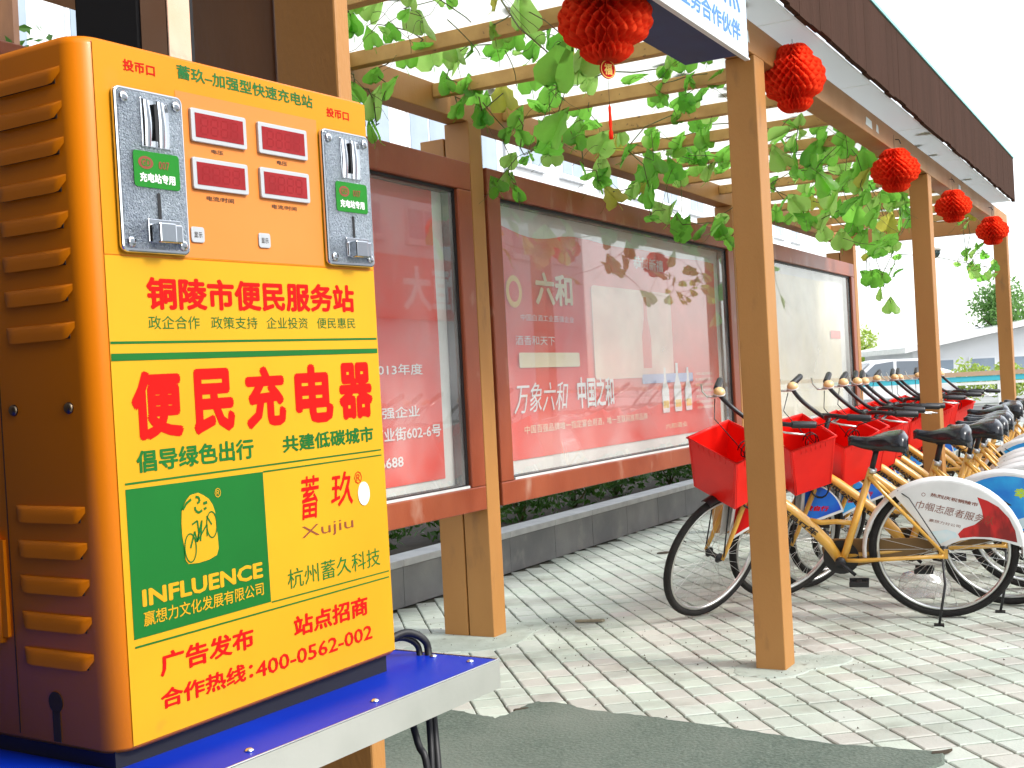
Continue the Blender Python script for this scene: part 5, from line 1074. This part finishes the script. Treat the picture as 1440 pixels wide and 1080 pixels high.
dup(b2, pose_uv(4.25, .50, 2.78, .16), 'yellow bicycle just beyond the second front post')
dup(b3, pose_uv(4.72, .52, 2.86, .15), 'eighth yellow bicycle, second beyond the second front post')
dup(b1, pose_uv(5.15, .48, 2.80, .17), 'ninth yellow bicycle, third beyond the second front post')
dup(b3, pose_uv(5.62, .52, 2.84, .16), 'tenth yellow bicycle, fourth beyond the second front post')
dup(b2, pose_uv(6.10, .50, 2.82, .15), 'eleventh yellow bicycle, second from the far end')
dup(b3, pose_uv(6.62, .52, 2.86, .16), 'last yellow bicycle, at the far end beside the third front post')

# small litter
def bit(name, pts, h, m, label, cat, x, y, rz):
    mb = MB(); mb.prism_z(pts, 0, h); o = link(name, mb.mesh(name, m), None, Matrix.Translation((x, y, .0035)) @ Matrix.Rotation(rz, 4, 'Z')); tag(o, label, cat)
wood_bit = mat('dry_wood', (0.30, 0.26, 0.18), (0.2, 0.17, 0.11), scale=30, rough=.8); dleaf = mat('dead_leaf', (0.05, 0.035, 0.02), rough=.8)
bit('wood_chip', [(-.075, -.012), (.06, -.016), (.075, 0), (.065, .014), (-.07, .010)], .010, wood_bit, 'flat chip of dry wood on the paving left of the nearest front post', 'wood chip', 0.332, 6.096, -.15)
bit('dead_leaf', [(-.05, 0), (-.02, .018), (.03, .022), (.055, .002), (.02, -.018), (-.02, -.014)], .008, dleaf, 'dark dead leaf on the pale paving below the red basket', 'leaf', *(lambda p: (p.x, p.y))(MP @ Vector((3.0, 1.75, 0))), .4)
bit('dead_leaf', [(-.04, 0), (-.01, .014), (.03, .016), (.045, 0), (.01, -.012)], .006, dleaf, 'small dead leaf beside the base of the rear post', 'leaf', *(lambda p: (p.x, p.y))(MP @ Vector((0.9, 1.9, 0))), 1.0)
bit('black_clump', [(-.035, -.004), (-.01, -.012), (.03, -.004), (.05, .008), (.01, .006), (-.02, .012)], .008, dleaf, 'black twisted scrap at the tip of the concrete patch', 'scrap', 1.262, 3.74, .3)
bit('weed_clump', [(-.03, -.006), (-.01, -.012), (.03, -.004), (.02, .006), (-.02, .004)], .008, dleaf, 'dark tuft of moss at the upper edge of the concrete patch', 'moss', -.03, 4.49, .3)
# clear plastic bag by the rear wheel of the nearest bicycle
br = random.Random(9); mb = MB(); bm_ = bmesh.new(); bmesh.ops.create_icosphere(bm_, subdivisions=3, radius=1)
for v_ in bm_.verts:
    f_ = 1 + br.uniform(-.16, .16); v_.co = Vector((v_.co.x * .13 * f_, v_.co.y * .09 * f_, max(-.02, v_.co.z * .12 * f_) + .02))
me = bpy.data.meshes.new('plastic_bag'); bm_.to_mesh(me); bm_.free(); me.materials.append(bagm); me.polygons.foreach_set('use_smooth', [True] * len(me.polygons))
o = link('plastic_bag', me, None, Matrix.Translation((2.10, 6.35, .002))); tag(o, 'crumpled clear plastic bag on the ground behind the nearest rear wheel', 'bag')
# ceiling lamp at the far end
lp = thing('dome_lamp', 'small dark dome lamp hanging under the far cross beam', 'lamp', pg(7.35, -.62, 2.30))
mb = MB(); mb.lathe([(.07, 0), (.068, -.03), (.05, -.06), (.02, -.075), (.001, -.078)], (0, 0, 0), 18); part('shade', mb, mat('smoked_dome', (.05, .09, .10), rough=.15), lp)
mb = MB(); mb.lathe([(.075, .03), (.078, 0), (.001, .0)], (0, 0, 0), 18); mb.tube([(0, 0, .03), (0, 0, .30)], .008, 6); part('housing', mb, fender_m, lp)

# ================================================================== BACKGROUND
wall_w = mat('pale_render', (0.74, 0.75, 0.76), (0.66, 0.68, 0.70), scale=.6, rough=.85)
pane_m = mat('window_pane', (0.20, 0.26, 0.33), (0.30, 0.36, 0.42), scale=.8, rough=.12)
frame_w = mat('window_frame', (0.72, 0.74, 0.76), rough=.5)
def building(label, M, W, D_, Hh, cols, rows, zs, zstep, ww, wh, wallm=wall_w, band=None):
    t = thing('building', label, 'building', M)
    mb = MB(); mb.box(0, W, 0, D_, 0, Hh); part('wall', mb, wallm, t)
    mb = MB(); mb.box(-.3, W + .3, -.35, D_ + .3, Hh + .002, Hh + .35); part('roof', mb, wallm, t)
    me1 = MB().box(0, ww, -.06, -.002, 0, wh).mesh('window', frame_w); me2 = MB().box(.07, ww / 2 - .03, -.075, -.061, .07, wh - .07).mesh('pane', pane_m); me3 = MB().box(-.1, ww + .1, -.16, -.002, -.12, -.03).mesh('sill', wallm)
    for r in range(rows):
        for c in range(cols):
            x = (c + .5) * W / cols - ww / 2; z = zs + r * zstep; Mx = Matrix.Translation((x, 0, z))
            w_ = link('window', me1, t, Mx); link('pane', me2, w_); link('pane', me2, w_, Matrix.Translation((ww / 2 - .03, 0, 0))); link('sill', me3, t, Mx)
    return t
building('pale apartment building showing over the nearest display case', pg(6, -14, 0), 17, 9, 8.3, 7, 3, 1.2, 2.5, 1.7, 1.6)
building('white apartment building showing over the middle display case', pg(25, -15, 0), 30, 10, 9.6, 11, 4, 1.0, 2.2, 1.5, 1.5)
# building across the street, seen reversed in the glass of the cases
bb = building('pale building across the way, seen reflected in the display case glass', MP @ Matrix.Translation((-8, -15, 0)) @ Matrix.Rotation(math.pi, 4, 'Z') @ Matrix.Translation((-44, 0, 0)), 40, 8, 8.5, 13, 2, 5.6, 2.1, 1.8, 1.0)
sb = thing('shop_sign', 'red shop sign with white characters on the building across the way', 'sign', MP @ Matrix.Translation((28.0, -14.78, 3.6)) @ Matrix.Rotation(math.pi, 4, 'Z'))
mb = MB(); mb.box(0, 14, 0, .18, -.3, 1.5); part('sign_board', mb, poster_m, sb)
lettering('恒大', (1.3, 4.3, -.05, 1.25), white_m, sb, -.01, .03)
# low white building with a sloping roof, right background
lw = thing('canopy_building', 'low white building with a sloping pale roof beyond the far lantern', 'building', Matrix.Translation((14.6, 44, 0)))
mb = MB(); mb.prism_y([(0, 0), (9, 0), (9, 3.3), (0, 1.75)], 0, 6); part('wall', mb, wall_w, lw)
mb = MB(); mb.prism_y([(-.5, 1.70), (9.3, 3.42), (9.3, 3.62), (-.5, 1.90)], -.7, 6.5); part('roof', mb, fender_m, lw)
for k in range(5):
    mb = MB(); mb.box(.5 + k * 1.5, 1.5 + k * 1.5, -.05, -.002, .55, 1.45); f_ = part('window', mb, frame_w, lw)
    mb = MB(); mb.box(.57 + k * 1.5, 1.43 + k * 1.5, -.07, -.051, .62, 1.38); part('pane', mb, pane_m, f_)
def tree(label, x, y, h, rc, hc, n, ls, m, seed, group='trees beyond the road'):
    t = thing('tree', label, 'tree', Matrix.Translation((x, y, 0)), group); rg = random.Random(seed)
    mb = MB(); mb.tube([(0, 0, 0), (.05, .02, h * .3), (0, .05, h * .62), (.05, 0, h * .85)], [.16, .13, .08, .03], 8); part('trunk', mb, soil_m, t)
    mb = MB()
    for q in range(7):
        a = q * .9; mb.tube([(0, 0, h * (.35 + .05 * q)), (rc * .5 * math.cos(a), rc * .5 * math.sin(a), h * (.5 + .05 * q))], [.05, .015], 5)
    part('branches', mb, soil_m, t)
    mb = MB()
    for q in range(9):
        a = rg.uniform(0, 6.28); r_ = rc * rg.uniform(0, .6); sub = leaf_cloud(n // 9, rc * rg.uniform(.35, .6), rc * rg.uniform(.35, .6), hc * rg.uniform(.25, .42), ls, rg)
        dx, dy, dz = r_ * math.cos(a), r_ * math.sin(a), h - hc * .55 + hc * .5 * rg.uniform(-.8, .8); mb.add([(v[0] + dx, v[1] + dy, v[2] + dz) for v in sub.v], sub.f)
    part('crown', mb, m, t)
far_leaf = mat('far_leaf', (0.11, 0.24, 0.06), (0.16, 0.31, 0.09), scale=.8, rough=.5, transl=.25, tcol=(.2, .45, .06))  # distance haze and sunlight put into lighter greens
lime_leaf = mat('lime_leaf', (0.26, 0.36, 0.06), (0.36, 0.45, 0.10), scale=.8, rough=.5, transl=.3, tcol=(.5, .7, .1))
tree('round dark green tree between the two farthest front posts', 18.5, 45.5, 4.1, 1.9, 2.9, 4200, .2, far_leaf, 1)
tree('second round green tree to the right of the farthest post', 20.9, 47, 3.9, 1.8, 2.8, 3200, .2, far_leaf, 2)
tree('pale lime tree beyond the white car, left of the second front post', 12.3, 52, 3.4, 1.6, 2.6, 2700, .24, lime_leaf, 3)
tree('thin lime tree just right of the second front post', 16.6, 58, 3.0, 1.5, 2.2, 2000, .24, lime_leaf, 4)
for k, (x, y, s) in enumerate(((13.6, 36, .75), (14.9, 36.2, .7), (11.4, 45, .8), (17.0, 37, .9))):
    t = thing('lime_bush', ['lime green bush left of the farthest front post', 'lime green bush right of the farthest front post', 'lime green bush behind the white car', 'broad lime green bush at the right edge'][k], 'bush', Matrix.Translation((x, y, .0)), 'lime bushes beyond the road')
    part('foliage', leaf_cloud(900, s * 1.1, s, s, .16, hr, s * .9), lime_leaf, t)
# trees at the upper left
tree('dark leafy tree at the upper left behind the charging box', -5.1, 12.2, 4.9, 1.7, 2.4, 3400, .15, shrub_m, 6)
ea = thing('dark_shed', 'dark low building behind the tree at the upper left', 'building', Matrix.Translation((-10.5, 14.5, 0)))
mb = MB(); mb.box(0, 6.2, 0, 4, 0, 4.9); part('wall', mb, mat('shed_dark', (.03, .05, .06), rough=.6), ea)
ev = thing('roof_canopy', 'brown timber canopy at the top left corner', 'canopy', Matrix.Translation((-9.5, 11.0, 5.95)))
mb = MB(); mb.box(0, 5.1, 0, 1.2, 0, .5); part('canopy_board', mb, dkt, ev)
for x in (.2, 4.8): mb = MB(); mb.box(x, x + .14, .5, .64, -5.95, -.001); part('post', mb, dkt, ev)
# railing with a teal banner
rl = thing('railing', 'brown topped white railing with a teal band along the road', 'railing', Matrix.Translation((3.9, 15.6, 0)) @ Matrix.Rotation(R(-3), 4, 'Z'))
mb = MB(); mb.box(0, 9.5, -.03, .03, 1.045, 1.10); part('top_rail', mb, mat('rail_brown', (.45, .30, .20), rough=.5), rl)
for z in (.93, .55, .2): mb = MB(); mb.box(0, 9.5, -.015, .015, z, z + .035); part('rail', mb, fender_m, rl)
mb = MB(); mb.box(.3, 2.9, -.02, -.016, .975, 1.04); part('banner', mb, mat('teal_band', (.05, .42, .52), rough=.5), rl)
for k in range(9): mb = MB(); mb.box(k * 1.15, k * 1.15 + .05, -.014, .014, 0, 1.044); part('rail_post', mb, fender_m, rl)
# road and kerb beyond
mb = MB(); mb.add([(-10, 26.5, -.006), (40, 24.0, -.006), (40, 33.5, -.006), (-10, 36, -.006)], [(0, 1, 2, 3)]); tag(link('road', mb.mesh('road', mat('asphalt', (.10, .10, .105), (.14, .14, .14), scale=3, rough=.85))), kind='structure')
mb = MB(); mb.box(-10, 40, 24.3, 24.5, -.01, .12); tag(link('road_kerb', mb.mesh('road_kerb', cap_stone_m)), kind='structure')
# parked car
cr = thing('parked_car', 'white car parked beyond the railing, left of the second front post', 'car', Matrix.Translation((8.9, 35.5, 0)) @ Matrix.Rotation(R(4), 4, 'Z'))
body = [(0, .35), (.05, .65), (.5, .82), (1.15, .92), (1.75, 1.38), (2.2, 1.46), (3.2, 1.44), (3.75, 1.15), (4.2, 1.0), (4.3, .6), (4.25, .32), (3.75, .30), (3.6, .5), (3.2, .5), (3.05, .28), (1.25, .28), (1.1, .5), (.7, .5), (.55, .30)]
mb = MB(); mb.prism_y([(x, z) for x, z in body], 0, 1.7); part('body', mb, mat('car_white', (.80, .81, .82), rough=.25, coat=.5), cr, .05)
gm = mat('car_glass', (.20, .23, .26), rough=.08)
for s in (-.004, 1.701):
    mb = MB(); mb.prism_y([(1.35, .96), (1.80, 1.33), (2.35, 1.39), (2.35, .97)], s, s + .003); part('side_window', mb, gm, cr)
    mb = MB(); mb.prism_y([(2.45, .97), (2.45, 1.39), (3.15, 1.37), (3.55, 1.12), (3.5, .98)], s, s + .003); part('side_window', mb, gm, cr)
mb = MB(); mb.add([(1.17, .12, .945), (1.17, 1.58, .945), (1.73, 1.5, 1.375), (1.73, .2, 1.375)], [(0, 1, 2, 3)]); part('windscreen', MB().add([(x - .01, y, z + .01) for x, y, z in mb.v], mb.f), gm, cr)
for x in (.9, 3.4):
    for y in (.0, 1.5):
        e = bpy.data.objects.new('wheel', None); COL.objects.link(e); e.parent = cr; e.matrix_local = Matrix.Translation((x, y + .1, .32))
        mb = MB(); mb.torus((0, 0, 0), .24, .08, 28, 8, ry=.1); part('tyre', mb, tyre_m, e); mb = MB(); mb.lathe([(.001, -.05), (.2, -.05), (.2, .05), (.001, .05)], (0, 0, 0), 20, 'Y'); part('rim', mb, rim_m, e)
for y in (.1, 1.3): mb = MB(); mb.box(.02, .2, y, y + .3, .6, .75); part('headlight', mb, chrome_m, cr)
mb = MB(); mb.prism_y([(1.5, 1.02), (1.42, 1.10), (1.55, 1.12), (1.62, 1.04)], -.18, -.005); part('wing_mirror', mb, gm, cr)
